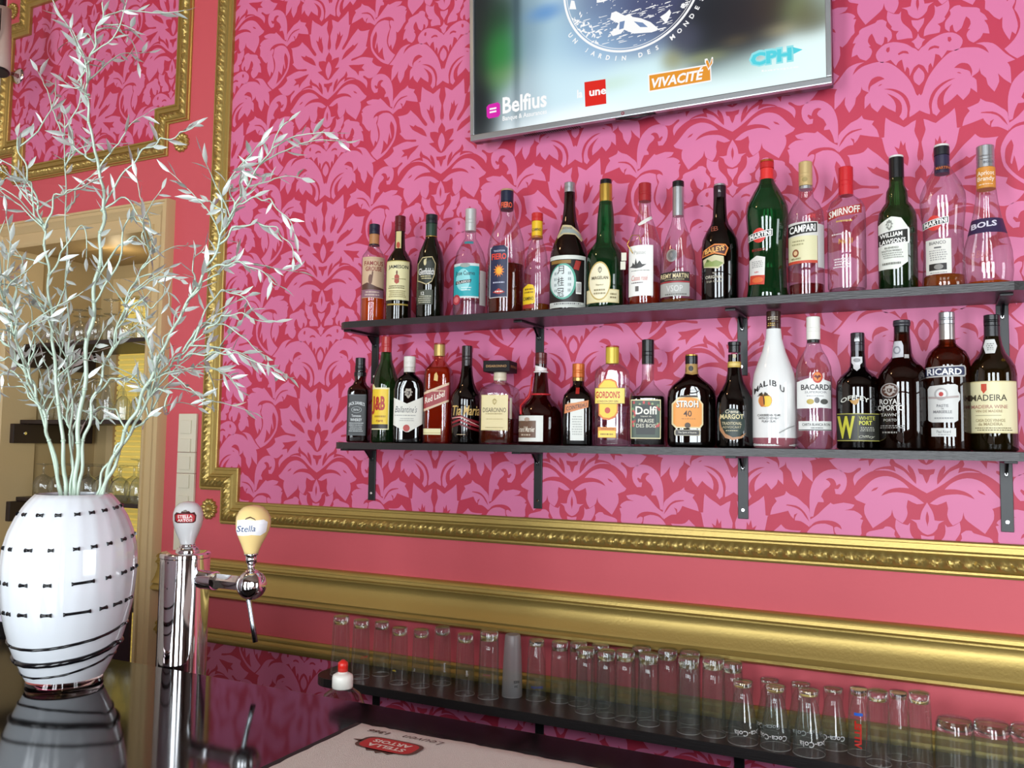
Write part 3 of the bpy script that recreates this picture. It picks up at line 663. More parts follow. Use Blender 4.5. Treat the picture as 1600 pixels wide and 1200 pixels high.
# ---------------------------------------------------------------- bottles
BY = -0.095
class Bottle:
    """px: centre, hw: half width, top: all in photo pixels at the bottle's distance; prof: (height fraction, width fraction) of the glass"""
    def __init__(s, label, px, hw, top, zs, prof, gl, capz, cap, cls=2.0, dr=1.0, face=None, grp='', name='bottle', neck=.7):
        b0 = onY(px, 600, BY); s.x = b0.x
        zt = onY(px, top, BY).z; s.H = zt-zs
        # the upright seen through the camera leans a little: take x at the foot
        base = onY(px, 470 if zs > 1.7 else 690, BY); s.x = base.x
        s.k = mpp((s.x, BY, zs+.1)); s.r = hw*s.k
        s.az = az_cam((s.x, BY)) if face is None else R_(face)
        s.prof = prof; s.n = cls; s.dr = dr; s.neck = neck
        s.o = thing(name, label, 'bottle', (s.x, BY, zs+.0003), grp, s.az)
        mb = MB(); s.body(mb, prof, gl); mb.build('glass_body', s.o, sharp=50)
        mb = MB(); s.capm(mb, cap)
        s.lab = None; s.lay = 0
    def capm(s, mb, cap):
        """cap: list of (z0, z1, r, material[, shape])"""
        groups = {}
        for i, c in enumerate(cap):
            z0, z1, r, m = c[:4]; rr = r*s.r; a, b = z0*s.H, z1*s.H; e = min(.0012, (b-a)*.2)
            pr = [(rr*.6, a), (rr, a+.0002), (rr*(c[4] if len(c) > 4 else 1), b-e), (rr*(c[4] if len(c) > 4 else 1)-e, b)]
            mb.lathe(pr, m, 28, cap0=True, cap1=True)
            if i == len(cap)-1 and b-a > .012:
                for q in (.35, .5): mb.lathe([(rr*1.0, a+(b-a)*q-.001), (rr*1.03, a+(b-a)*q), (rr*1.0, a+(b-a)*q+.001)], m, 28, cap0=False, cap1=False)
        mb.build('cap', s.o, sharp=40)
    def sq(s, zf):
        """cross-section exponent and depth ratio fade to round at the neck"""
        if s.n <= 2 and s.dr == 1: return 2.0, 1.0
        t = min(1, max(0, (zf-s.neck)/.12)); return s.n*(1-t)+2*t, s.dr*(1-t)+1*t
    def rad(s, zf):
        p = s.prof
        for (z0, r0), (z1, r1) in zip(p, p[1:]):
            if z0 <= zf <= z1: return s.r*(r0+(r1-r0)*((zf-z0)/max(1e-6, z1-z0)))
        return s.r*p[-1][1]
    def body(s, mb, prof, gl, shrink=1.0, z0=0.0, n=40, cap1=False):
        R = []
        pr = prof
        if z0 == 0: pr = [(0, prof[0][1]*.9), (.008, prof[0][1])]+[q for q in prof if q[0] > .01]
        for zf, rf in pr:
            e, d = s.sq(zf); ring = []
            for i in range(n):
                a = 2*PI*i/n; sx, sy = math.sin(a), -math.cos(a)
                k = (abs(sx)**e+abs(sy)**e)**(-1/e)
                ring.append((s.r*rf*shrink*k*sx, s.r*rf*shrink*k*sy*d, zf*s.H+z0))
            R.append(ring)
        mb.rings(R, gl, True, True, cap1)
    def liquid(s, level, m):
        pr = [(z, r) for z, r in s.prof if z < level]; pr = [(.018, pr[0][1])]+[q for q in pr if q[0] > .03]+[(level, s.rad(level)/s.r)]
        mb = MB(); s.body(mb, pr, m, .93, 1e-9, cap1=True); mb.build('liquid', s.o); return s
    def at(s, o, zf, lay):
        off = .0004+.00024*lay; r = s.rad(zf)+off; e, d = s.sq(zf)
        o = max(-.97, min(.97, o)); x = o*s.r
        q = max(-.99, min(.99, x/r))
        if e > 2.05: y = -d*r*(max(1e-6, 1-abs(q)**e))**(1/e)
        else: y = -d*r*math.sqrt(max(0, 1-q*q))
        return (r*q, y, zf*s.H)
    def _p(s, pts, m):
        """flat polygon in (o, z), cut into strips so that it wraps"""
        b = bmesh.new(); b.faces.new([b.verts.new((p[0], p[1], 0)) for p in pts])
        b.normal_update(); bmesh.ops.triangulate(b, faces=b.faces[:]); s.wrap(b, m, lambda x, z: (x, z))
    def wrap(s, b, m, fn):
        """cut a flat bmesh into narrow strips, bend it round the bottle and add it to the label"""
        for ax, st in ((0, .055), (1, .04)):
            lo, hi = min(v.co[ax] for v in b.verts), max(v.co[ax] for v in b.verts)
            n = int((hi-lo)/st)
            for i in range(1, n+1):
                co = [0, 0, 0]; co[ax] = lo+(hi-lo)*i/(n+1); no = [0, 0, 0]; no[ax] = 1
                bmesh.ops.bisect_plane(b, geom=b.verts[:]+b.edges[:]+b.faces[:], plane_co=co, plane_no=no)
        for v in b.verts:
            x, z = fn(v.co.x, v.co.y); v.co = Vector(s.at(x, z, s.lay))
        s.lab.merge(b, m); s.lay += 1
    def start(s): s.lab = MB(); s.lay = 0; return s
    def R(s, x0, x1, z0, z1, c): s._p([(x0, z0), (x1, z0), (x1, z1), (x0, z1)], c if not isinstance(c, str) else ink(c)); return s
    def P(s, pts, c): s._p(pts, c if not isinstance(c, str) else ink(c)); return s
    def E(s, x, z, rx, rz, c, n=20): return s.P([(x+rx*math.cos(2*PI*i/n), z+rz*math.sin(2*PI*i/n)) for i in range(n)], c)
    def crest(s, x, z, rx, rz, c, bg):
        s.P([(x+rx*k*math.cos(PI/2+2*PI*i/18), z+rz*k*math.sin(PI/2+2*PI*i/18)) for i, k in enumerate((1, .8, .95, .72, 1, .75, .9, .7, .85, 1, .85, .7, .9, .75, 1, .72, .95, .8))], c)
        s.P([(x-rx*.4, z+rz*.3), (x+rx*.4, z+rz*.3), (x+rx*.35, z-rz*.25), (x, z-rz*.55), (x-rx*.35, z-rz*.25)], bg)
        s.P([(x-rx*.25, z+rz*.2), (x, z+rz*.2), (x, z-rz*.35), (x-rx*.2, z-rz*.2)], c)
        for k in (-1, 1): s.P([(x+k*rx*.55, z-rz*.1), (x+k*rx*.8, z+rz*.25), (x+k*rx*.7, z-rz*.4)], bg)
        return s
    def T(s, t, x, z, w, h, c, bold=.012, shear=0, slope=0, arc=0, space=1.0):
        V, F_, tw, th = text_mesh(t, bold, shear, space); b = bmesh.new()
        vs = [b.verts.new(((v[0]/tw-.5)*w, (v[1]/th-.5)*h, 0)) for v in V]
        for f in F_:
            try: b.faces.new([vs[i] for i in f])
            except ValueError: pass
        s.wrap(b, c if not isinstance(c, str) else ink(c), lambda u, v: (x+u, z+v+slope*u+arc*(u*u*4/(w*w)))); return s
    def lines(s, x0, x1, z0, z1, n, c, frac=.25):
        """rows of small print drawn as broken strokes"""
        rr = random.Random(int(x0*999+z0*999)); l = s.lay; h = (z1-z0)/n
        for i in range(n):
            x = x0+rr.uniform(0, .1)*(x1-x0); xe = x1-rr.uniform(0, .1)*(x1-x0)
            while x < xe:
                ww = rr.uniform(.03, .11)
                z = z0+h*(i+.5)
                s.lab.poly([s.at(x, z-h*frac, l), s.at(min(x+ww, xe), z-h*frac, l), s.at(min(x+ww, xe), z+h*frac, l), s.at(x, z+h*frac, l)], ink(c)); x += ww+.03
        s.lay += 1; return s
    def done(s, name='label'): s.lab.build(name, s.o); s.lab = None; return s
UG, LG = 'bottles on the upper shelf', 'bottles on the middle shelf'
g_clear = CLEAR
g_green = glass('green_glass', '6FA06A', '1A3A16', milk=.16, mcol='2E6A2E'); g_dkgreen = glass('dark_green_glass', '4A5A34', '0C1408', milk=.12, mcol='2A3A1C'); g_olive = glass('olive_glass', '5C5A30', '14140A', milk=.14, mcol='34381A')
g_brown = glass('brown_glass', '5A2A18', '120604', milk=.05, mcol='3A1A0E'); g_black = glass('near_black_glass', '2C1014', '080304', milk=.03, mcol='2A0E12'); g_amber = glass('amber_glass', '7A4020', '200C06', milk=.1, mcol='4A2210')
g_bright = glass('emerald_glass', '5AA878', '0E3A20', milk=.2, mcol='1E7A3E')
l_orange = glass('orange_spirit', 'F08A3A', 'C0541A', .3, milk=.45, mcol='F07818'); l_amber = glass('amber_spirit', 'B8542C', '6A200C', .3, milk=.25, mcol='A03A10'); l_red = glass('red_spirit', 'C02838', '70081A', .3, milk=.3, mcol='B01828')
l_rose = glass('rose_spirit', 'E86A44', 'A83A1C', .3, milk=.35, mcol='D8481E'); l_dark = glass('dark_spirit', '4A1814', '180606', .3, milk=.08, mcol='3A0E0A'); l_pale = glass('pale_amber_spirit', 'E0A060', 'A05A20', .3, milk=.3, mcol='D8883A'); l_clear = glass('clear_spirit', 'F2F2F2', 'C8C8CC', .3)
WH, BK, CR = 'F1F0EA', '17161A', 'E6DDB0'
F = foil
# ================= upper shelf, left to right
GO = F('C9A24A'); SI = F('B9BBBD')
b = Bottle('amber whisky bottle with a tan label and dark cap, leftmost on the upper shelf', 582.5, 18.9, 351.7, ZU,
    [(0, .97), (.02, 1), (.64, 1), (.68, .93), (.72, .7), (.76, .47), (.80, .43)], g_clear, 0, [(.79, .90, .42, mat('tan_band', 'B07848', .4)), (.785, .80, .45, mat('cap_dark', '22161C', .3)), (.90, 1, .44, mat('cap_navy', '1E1B30', .3))], grp=UG)
b.liquid(.33, l_orange)
b.start().R(-.9, .86, .25, .655, 'CDAE8E').R(-.9, .86, .255, .33, '8A6472').P([(-.9, .33), (.86, .33), (.86, .345), (.3, .36), (-.5, .40), (-.9, .38)], '5A3A2E')
b.T('FAMOUS', 0, .59, 1.5, .045, '8E2E2A').T('GROUSE', 0, .535, 1.3, .045, '8E2E2A').E(-.25, .43, .16, .05, '6B4230').P([(-.2, .45), (-.1, .52), (-.02, .5), (-.1, .42)], '6B4230').lines(-.7, .6, .265, .32, 2, 'D8C0B0').done()
b = Bottle('green whiskey bottle with plain cream label and dark red cap, second on upper shelf', 622.7, 20.2, 338.8, ZU,
    [(0, .97), (.02, 1), (.53, 1), (.58, .94), (.63, .72), (.68, .45), (.75, .40), (.86, .37)], g_olive, 0, [(.855, 1, .41, mat('cap_oxblood', '5A0E14', .28))], grp=UG)
b.start().R(-.95, .78, .2, .56, 'E4DBA8').R(-.95, .78, .555, .563, 'B9A860').T('JAMESON', -.06, .5, 1.5, .042, '1E1E1A', .02).P([(-.35, .36), (-.18, .345), (0, .36), (0, .42), (-.18, .44), (-.35, .42)], 'A8402A').E(-.18, .45, .06, .02, '6B3A22')
b.lines(-.6, .55, .385, .4, 1, '9A8E62').lines(-.8, .5, .30, .335, 2, '6B6240').lines(-.8, .6, .22, .29, 4, '9A8E62').R(-.85, .72, .15, .165, 'A98E3E').done()
b.start().R(-.3, .1, .69, .85, 'CDBE84').E(-.12, .72, .14, .03, 'B0482E').done('neck_label')
b = Bottle('dark green triangular malt bottle with a stag shield label, third on the upper shelf', 672, 21.6, 336.7, ZU,
    [(0, .96), (.02, 1), (.35, 1), (.55, .98), (.64, .85), (.72, .6), (.78, .42), (.80, .40)], g_dkgreen, 0, [(.79, .915, .42, mat('cap_green', '1E3A2A', .3)), (.787, .795, .44, GO), (.915, 1, .43, mat('cap_dark2', '14181E', .3))], grp=UG)
sh_ = [(-.93, .52), (-.6, .58), (.1, .585), (.35, .52), (.3, .42), (.1, .35), (-.3, .32), (-.93, .36)]
b.start().P(sh_, 'C9B98A').P([(x*.94-.02, .46+(z-.46)*.93) for x, z in sh_], '23281C').T('Glenfiddich', -.3, .445, 1.1, .062, WH, .012).E(-.42, .53, .1, .03, 'D8CDA0').P([(-.5, .55), (-.42, .53), (-.3, .57), (-.36, .52)], 'D8CDA0').lines(-.7, .1, .37, .41, 2, 'D8CDA0')
b.R(-.95, .18, .14, .275, '3E4232').T('12', -.55, .243, .22, .03, WH, .02).lines(-.85, .1, .15, .225, 4, 'C2C0A8').done()
b = Bottle('clear silver tequila bottle with a turquoise label and white screw cap on the upper shelf', 733.5, 25.8, 327.6, ZU,
    [(0, .98), (.02, 1), (.46, 1), (.52, .95), (.6, .82), (.68, .55), (.73, .34), (.8, .32)], g_clear, 0, [(.795, 1, .335, mat('cap_silverwhite', 'C9C9C6', .3, .4))], grp=UG)
b.liquid(.16, l_clear)
b.start().R(-.95, .55, .17, .48, 'D5DEDC').R(-.95, .55, .185, .455, '1FA5AE').E(-.4, .33, .42, .1, '8FD8DA').T('Jose Cuervo', -.28, .385, 1.15, .05, '15222A', .01).P([(-.85, .29), (.05, .305), (.1, .335), (-.82, .32)], '14181A').T('CLASICO', -.38, .312, .8, .02, WH, .02, slope=.015).E(-.3, .46, .3, .02, '9AA39C').lines(-.5, .1, .23, .27, 2, 'D9F0EF').E(-.78, .155, .22, .045, 'B8323E').E(-.78, .155, .13, .026, 'D8787A').done()
b.start().R(.6, .97, .11, .42, 'C8C2BE').done('back_label')
b.start().R(-.36, .18, .665, .69, '3E8A94').done('neck_label')
b = Bottle('tall clear vermouth bottle with a navy sun label and orange-lettered neck', 790, 29, 297, ZU,
    [(0, .95), (.03, 1), (.40, 1), (.52, 1), (.6, .92), (.7, .72), (.78, .48), (.835, .36)], g_clear, 0, [(.90, .985, .35, mat('cap_navy2', '1B2038', .3)), (.835, .90, .36, mat('neck_navy', '20182A', .35)), (.985, 1, .34, mat('cap_tan', 'B08A6A', .4))], grp=UG)
b.liquid(.40, l_amber)
b.start().R(-.86, .1, .13, .52, 'D8D6D6').R(-.83, .07, .135, .51, '23284A').P([(-.8, .51), (.04, .51), (-.1, .53), (-.7, .53)], '23284A').T('TRADITION', -.38, .488, .6, .014, 'C9CCE0').T('FIERO', -.38, .445, .78, .048, 'E2452E', .03)
b.P([(-.38+(.3 if i % 2 else .17)*math.cos(PI*i/12), .335+(.052 if i % 2 else .03)*math.sin(PI*i/12)) for i in range(24)], 'E8862A').E(-.38, .335, .14, .025, 'F2B030').lines(-.7, -.05, .235, .255, 1, 'C9CCE0').P([(-.7, .17), (-.38, .2), (-.05, .17), (-.38, .155)], 'B8352E').lines(-.6, -.15, .165, .185, 1, WH).done()
b.start().T('FIERO', -.02, .868, .6, .045, 'E8603A', .03).done('neck_label')
b = Bottle('small-necked clear tequila bottle with red cap and yellow sun label', 838, 21.5, 334, ZU,
    [(0, .94), (.03, 1), (.30, 1), (.42, .93), (.47, .80), (.49, .74), (.52, .78), (.58, .75), (.66, .62), (.73, .42), (.76, .40)], g_clear, 0, [(.755, .92, .40, mat('band_yellow', 'E6B81E', .35)), (.75, .775, .42, mat('band_orange', 'A8641E', .35)), (.92, 1, .42, mat('cap_red', 'C22A2A', .3))], grp=UG)
b.liquid(.1, l_pale)
b.start().T('CAMINO', -.05, .83, .66, .028, '3A2A12', .02).done('neck_label')
b.start().P([(-.98, .08), (-.1, .1), (-.1, .23), (-.25, .275), (-.6, .285), (-.98, .25)], 'E8C21E').lines(-.9, -.2, .19, .25, 2, '7A5A14').T('CAMINO', -.58, .145, .74, .035, '3A3210', .02).R(-.97, -.15, .05, .09, '9E2A22').done()
b = Bottle('brown sake bottle with Japanese characters on a round pale label', 888.5, 30, 286.6, ZU,
    [(0, .97), (.02, 1), (.41, 1), (.46, .95), (.52, .83), (.6, .6), (.7, .4), (.8, .31), (.93, .28)], g_brown, 0, [(.925, 1, .29, SI)], grp=UG)
b.start().R(-.97, .86, .025, .415, 'DADDD4').R(-.97, .79, .065, .385, '1C1414').E(-.3, .22, .68, .135, '5AA893', 28).E(-.33, .22, .6, .122, 'D9E3E0', 28).T('月', -.42, .305, .34, .062, BK, .0).T('桂', -.42, .218, .34, .068, BK, .0).T('冠', -.42, .135, .34, .068, BK, .0)
b.lines(-.75, -.6, .13, .3, 4, '9AA8A8').lines(-.05, .12, .13, .3, 4, '9AA8A8').R(-.9, .1, .352, .378, '8E6A2E').P([(.22, .31), (.35, .375), (.62, .37), (.5, .3)], 'A02A22').R(.36, .64, .125, .215, WH)
for q in range(8): b.R(.39+.03*q, .40+.03*q, .135, .205, BK)
b.R(-.95, .77, .04, .062, 'C9CCC6').lines(-.9, .7, .042, .06, 1, '5A5A5A').done()
b.start().P([(-.63, .575), (-.35, .665), (.1, .655), (.62, .60), (.74, .555), (.63, .53), (.3, .58), (-.3, .585), (-.6, .555)], 'C9B98E').P([(-.52, .58), (-.3, .648), (.1, .638), (.55, .59), (.62, .555), (.3, .592), (-.3, .597)], '98A39E').T('VINTAGE', -.15, .635, .6, .016, '8E6A2E').done('neck_label')
b = Bottle('dark green liqueur bottle with bulging neck, oval cream label and gold neck foil', 945.5, 29.4, 281.6, ZU,
    [(0, .96), (.02, 1), (.36, 1), (.42, .95), (.47, .78), (.52, .54), (.6, .47), (.68, .46), (.75, .42), (.83, .35)], g_bright, 0, [(.825, .965, .34, GO), (.965, 1, .31, BLACKPL)], grp=UG)
b.liquid(.46, glass('green_black_spirit', '12281A', '040A06', .3, milk=.1, mcol='0E2A18'))
b.start().R(-.98, .72, .045, .145, 'D9C890').R(-.94, .68, .052, .138, 'E6DCB0').E(-.3, .205, .58, .145, 'C2A860', 28).E(-.3, .205, .53, .133, 'EFE6C4', 28).crest(-.28, .287, .13, .026, '8A8470', 'EFE6C4').T('MAGELAN', -.28, .228, .85, .024, '5A4E36').T('liqueur', -.28, .175, .4, .016, '9A8E6A').lines(-.6, .05, .10, .15, 2, '9A8E6A').lines(.25, .6, .07, .12, 2, '8A7E5A').done()
b = Bottle('rosé bottle with red cap, white castle label and a gold cord tag', 1007, 25.8, 287.4, ZU,
    [(0, .96), (.02, 1), (.40, 1), (.5, .96), (.6, .78), (.7, .5), (.76, .38), (.87, .33)], g_clear, 0, [(.855, 1, .38, mat('cap_crimson', '9E2026', .3))], grp=UG)
b.liquid(.2, l_rose)
b.start().R(-.94, .5, .085, .482, WH).T('Passac', -.28, .425, .7, .03, 'A9A9A2', .0).P([(-.9, .315), (-.75, .325), (-.7, .35), (-.6, .33), (-.52, .38), (-.45, .335), (-.3, .36), (-.15, .33), (.12, .33), (-.2, .305), (-.5, .30)], '4A4A4A').lines(-.8, .3, .275, .29, 1, '9A9A94').T('Cassis rosé', -.3, .225, .95, .04, 'C86A60', .0, .3).lines(-.8, -.1, .18, .195, 1, '5A4A4A').R(-.55, -.35, .12, .16, '6A6460').done()
b.start().P([(-.42, .66), (-.1, .69), (.4, .73), (.46, .71), (.3, .69), (-.1, .655), (-.35, .645)], 'E6E6DE').done('neck_label')
b.start().T('SSAC', -.2, .89, .5, .035, 'E8DCD0', .01).done('cap_lettering')
mb = MB(); mb.tube([(-.7*b.r, -.85*b.r, .42*b.H), (-1.05*b.r, -.55*b.r, .5*b.H), (-.75*b.r, -.75*b.r, .565*b.H), (-.35*b.r, -.9*b.r, .56*b.H), (-.2*b.r, -.98*b.r, .49*b.H)], .0012, GO, 6); mb.build('cord', b.o)
mb = MB()
for dx, dz in ((-1.25, .4), (-1.3, .33)): mb.box(dx*b.r-.006, dx*b.r+.007, -.5*b.r-.0006, -.5*b.r, dz*b.H-.009, dz*b.H+.012, mat('tag_card', 'D9D6C2', .6), .0002)
mb.build('hang_tag', b.o)
b = Bottle('clear brandy bottle with tall silver neck foil and round silver seal', 1059.5, 27.8, 284, ZU,
    [(0, .95), (.02, 1), (.30, 1), (.42, .92), (.54, .7), (.62, .5), (.68, .36), (.73, .31)], g_clear, 0, [(.72, .955, .32, SI), (.955, 1, .325, BLACKPL)], grp=UG)
b.liquid(.05, l_pale)
b.start().R(-.98, .62, .065, .17, 'A9A8A2').R(-.98, .62, .17, .255, '241A16').R(-.98, .62, .172, .182, 'A82A30').T('REMY MARTIN', -.2, .224, 1.5, .036, 'D9C89A', .015).lines(-.8, .4, .19, .2, 1, 'C9B98A').T('VSOP', -.2, .125, .9, .05, 'D0D0CC', .01).lines(-.8, .5, .07, .09, 1, '6A6862').done()
b.start().E(-.35, .385, .3, .052, SI).E(-.35, .385, .22, .038, mat('seal_dark', '8E9092', .35, .8)).E(-.36, .388, .07, .02, SI).done('seal')
b = Bottle('dark maroon cream liqueur bottle with an orange arched label on the upper shelf', 1125, 28.2, 288.7, ZU,
    [(0, .96), (.02, 1), (.46, 1), (.53, .95), (.6, .75), (.66, .5), (.72, .39), (.9, .34), (.985, .33)], g_black, 0, [(.84, .985, .345, mat('cap_maroon', '24101A', .3)), (.985, 1, .33, SI)], grp=UG)
b.liquid(.6, glass('maroon_spirit', '20080E', '0A0205', .3))
b.start().P([(-.96, .375), (-.9, .43), (-.3, .475), (.3, .47), (.46, .44), (.3, .375), (-.3, .395)], 'D8803A').P([(-.9, .385), (-.84, .425), (-.3, .463), (.28, .458), (.38, .44), (.25, .388), (-.3, .407)], '4A1A14').T('BAILEYS', -.28, .428, 1.05, .042, 'E8B060', .03, slope=.02)
b.P([(-.9, .355), (-.3, .385), (.2, .37), (.22, .31), (-.1, .27), (-.85, .29)], 'C9C29A').P([(-.87, .3), (-.8, .325), (-.6, .35), (-.45, .33), (-.2, .34), (.05, .325), (.18, .315), (-.1, .285), (-.8, .295)], '8A9A58').P([(-.75, .33), (-.68, .355), (-.6, .345), (-.58, .33)], '5A6A34').T('THE', -.3, .235, .22, .014, 'C9C2B0').T('ORIGINAL', -.3, .205, .95, .026, 'C9C2B0').T('Irish Cream', -.3, .17, .8, .02, 'B0A894', .0).done()
b.start().T('B', -.36, .61, .22, .045, '8E4A3A', .0).T('B', -.2, .61, .22, .045, '8E4A3A', .0).done('neck_label')
b.start().T('R', 0, .935, .14, .02, 'C9C9CC', .03).done('cap_lettering')
mart = [(0, .95), (.03, .98), (.08, .93), (.2, .88), (.32, .86), (.42, .88), (.52, .95), (.6, 1), (.66, .97), (.72, .82), (.78, .6), (.83, .4), (.86, .33)]
b = Bottle('green vermouth bottle with bright red neck and white lower label', 1199.5, 32.3, 251, ZU, mart, g_bright, 0, [(.82, .94, .315, mat('neck_red', 'D8302E', .3)), (.94, .985, .335, mat('cap_red2', 'B82428', .25)), (.985, 1, .33, F('C8763E'))], grp=UG)
b.liquid(.22, glass('black_vermouth', '14100C', '040302', .3))
def mart_label(b, low):
    b.start().E(-.38, .444, .31, .05, 'D2382E', 24).P([(-.87, .414), (.24, .436), (.24, .482), (-.87, .458)], WH).P([(-.85, .419), (.21, .44), (.21, .477), (-.85, .454)], BK).T('MARTINI', -.32, .4475, .98, .03, WH, .035, slope=.02)
    if low == 0: b.T('ROSSO', -.4, .345, .6, .018, 'A02A2A').P([(-.83, .11), (-.15, .1), (-.1, .29), (-.5, .305), (-.83, .28)], 'DCDAD4').P([(-.83, .11), (-.15, .1), (-.12, .165), (-.8, .172)], 'C8412A').E(-.45, .135, .25, .02, 'D86A3A').lines(-.75, -.2, .22, .27, 4, '9A9894').lines(-.6, -.4, .18, .2, 1, 'C86A6A')
    else: b.R(-.75, .32, .1, .335, 'DDDBD2').T('BIANCO', -.25, .31, .7, .022, '4A4A48').R(-.4, -.1, .272, .283, '6A6A68').lines(-.65, .15, .19, .265, 5, '9A9894').R(-.62, .12, .125, .17, '24211E').E(-.22, .147, .2, .018, '8A8882').lines(-.6, .2, .102, .115, 1, '9A9894')
    b.done()
mart_label(b, 0)
b = Bottle('bitter bottle with cream screw cap, black name band and a little red liquid', 1260.5, 27, 253, ZU,
    [(0, .97), (.02, 1), (.57, 1), (.63, .95), (.69, .72), (.73, .45), (.8, .37)], g_clear, 0, [(.795, .82, .38, SI), (.82, .995, .385, mat('cap_cream', 'C9AE78', .35, .3))], grp=UG)
b.liquid(.10, l_red)
b.start().R(-.97, .6, .24, .44, 'D9D3A8').R(-.97, .6, .24, .26, 'C2452E').R(-.97, .64, .435, .535, 'D2CFC8').P([(-.97, .44), (.6, .46), (.6, .53), (-.97, .515)], '1C1A18').T('CAMPARI', -.2, .487, 1.42, .052, WH, .03, slope=.008).E(-.58, .315, .17, .028, '8A4A2E').E(-.58, .315, .1, .016, 'D9B88A').lines(-.8, -.1, .365, .41, 2, 'A8A27A').T('MILANO', -.55, .275, .5, .014, '7A744E').done()
b.start().T("L'APE", .3, .575, .45, .03, 'D83A3A', .01).E(-.05, .86, .16, .018, 'A08A52').done('neck_label')
b.start().R(.62, .97, .21, .52, 'C9C4C2').done('back_label')
b = Bottle('clear vodka bottle with red screw cap and red name band', 1324, 28.3, 262, ZU,
    [(0, .9), (.05, .94), (.07, 1), (.62, 1), (.68, .97), (.73, .82), (.765, .48), (.785, .4)], g_clear, 0, [(.78, 1, .385, mat('cap_scarlet', 'C4232A', .28))], grp=UG)
b.liquid(.06, l_clear)
b.start().P([(-.97, .575), (-.4, .59), (.3, .6), (.78, .62), (.78, .69), (.3, .67), (-.4, .66), (-.97, .65)], 'A83028').T('SMIRNOFF', -.1, .632, 1.6, .055, 'E8E2D8', .02, slope=.02).done('name_band'); b.start().lines(-.6, .3, .545, .57, 1, 'C9A24A').done('printed_lettering'); b.start().lines(-.8, .3, .45, .47, 1, 'D8C8C8').T('No. 21', -.05, .405, .7, .04, 'C9963A', .02).done('printed_lettering'); b.start().lines(-.7, .2, .2, .28, 4, 'E0D8DA').done('printed_lettering')
b = Bottle('green whisky bottle with white label and black cap, third from right on upper shelf', 1404, 28.6, 244, ZU,
    [(0, .95), (.02, 1), (.52, 1), (.58, .95), (.63, .75), (.66, .58), (.7, .56), (.74, .53), (.78, .4), (.84, .37)], g_green, 0, [(.835, .985, .385, BLACKPL), (.985, 1, .37, mat('cap_top_white', 'D8D8D4', .4))], grp=UG)
b.liquid(.12, glass('dark_green_spirit', '1A2010', '060804', .3))
b.start().P([(-.96, .165), (.0, .16), (.5, .21), (.5, .46), (.2, .52), (-.3, .535), (-.96, .49)], 'E2E4DA').P([(-.96, .325), (.55, .34), (.6, .36), (.6, .44), (.55, .455), (-.96, .43)], 'E6E6E0').P([(-.96, .335), (.5, .35), (.5, .44), (-.96, .42)], '20201C').T('WILLIAM', -.32, .405, 1.12, .032, WH, .025, slope=.008).T("LAWSON'S", -.25, .36, 1.3, .034, WH, .025, slope=.008).crest(-.4, .475, .2, .04, '8A8C84', 'E2E4DA').T('BLENDED', -.3, .312, .7, .013, '6A6C64').T('SCOTCH WHISKY', -.3, .29, 1.0, .014, '4A4C46').lines(-.8, .3, .235, .28, 3, '9A9C94').lines(-.8, .2, .185, .215, 1, '7A7C74').done()
b.start().T('Lawson', .0, .865, .5, .02, 'B8B8B4', .0, slope=.05).done('cap_lettering')
b = Bottle('clear vermouth bottle with navy cap and pale label, second from right on upper shelf', 1476, 33, 226.7, ZU, mart, g_clear, 0, [(.80, .925, .335, mat('neck_indigo', '2A2440', .35)), (.925, .985, .345, mat('cap_black2', '1C1B22', .3)), (.985, 1, .33, mat('cap_top_white', 'D8D8D4', .4))], grp=UG)
b.liquid(.1, l_pale); mart_label(b, 1)
b.start().T('MARTINI', .05, .83, .62, .022, 'C9703A', .02).done('neck_label')
b = Bottle('skirt-shaped clear apricot brandy bottle with a purple band, rightmost on the upper shelf', 1545, 35.4, 228.7, ZU,
    [(0, .85), (.03, .93), (.12, 1), (.25, .97), (.33, .87), (.38, .76), (.42, .7), (.5, .58), (.6, .46), (.69, .40), (.7, .39)], g_clear, 0, [(.695, .845, .385, mat('band_apricot', 'D08A32', .4)), (.845, 1, .36, SI)], grp=UG)
b.liquid(.04, l_orange)
b.start().R(-.8, .8, .37, .475, '33264A').T('BOLS', -.12, .43, 1.0, .042, 'D8D4E0', .03, slope=.015).done()
b.start().T('Apricot', -.0, .795, .66, .04, 'F0E0C8', .015).T('Brandy', .0, .755, .66, .04, 'F0E0C8', .015).lines(-.3, .3, .715, .725, 1, 'F0E0C8').T('BOLS', .12, .875, .4, .014, '6A6C70', .01).done('neck_label')
b.start().T('Bols', -.2, .22, .5, .05, 'B86A6A', .0, .3).lines(-.65, -.5, .2, .24, 2, 'C87A7A').done('printed_script')

# ================= middle shelf, left to right
mb = None
b = Bottle('square black-labelled whiskey bottle, leftmost on the middle shelf', 560, 16.5, 559.7, ZL,
    [(0, .97), (.02, 1), (.60, 1), (.64, .93), (.68, .62), (.73, .5), (.8, .55), (.86, .47), (.92, .45)], glass('cola_brown_glass', '7A2A22', '240808', milk=.08, mcol='5A1210'), 0, [(.91, 1, .47, BLACKPL), (.78, .83, .57, BLACKPL), (.83, .91, .5, BLACKPL)], 7, 1, 22, LG, neck=.60)
b.liquid(.62, l_dark)
b.start().R(-.92, .9, .08, .56, '3A3E40').R(-.86, .84, .09, .55, '17191B').T("JACK DANIEL'S", 0, .455, 1.5, .05, 'D5D8D8', .015, arc=-.02).E(0, .38, .5, .038, '8E9494').E(0, .38, .44, .032, '1C1E20').T('Old No.7', 0, .38, .6, .025, 'D5D8D8').T('Tennessee', 0, .31, .9, .03, 'D5D8D8').T('WHISKEY', 0, .262, 1.1, .035, 'D5D8D8', .02).lines(-.7, .7, .12, .235, 5, 'B8BCBC').done()
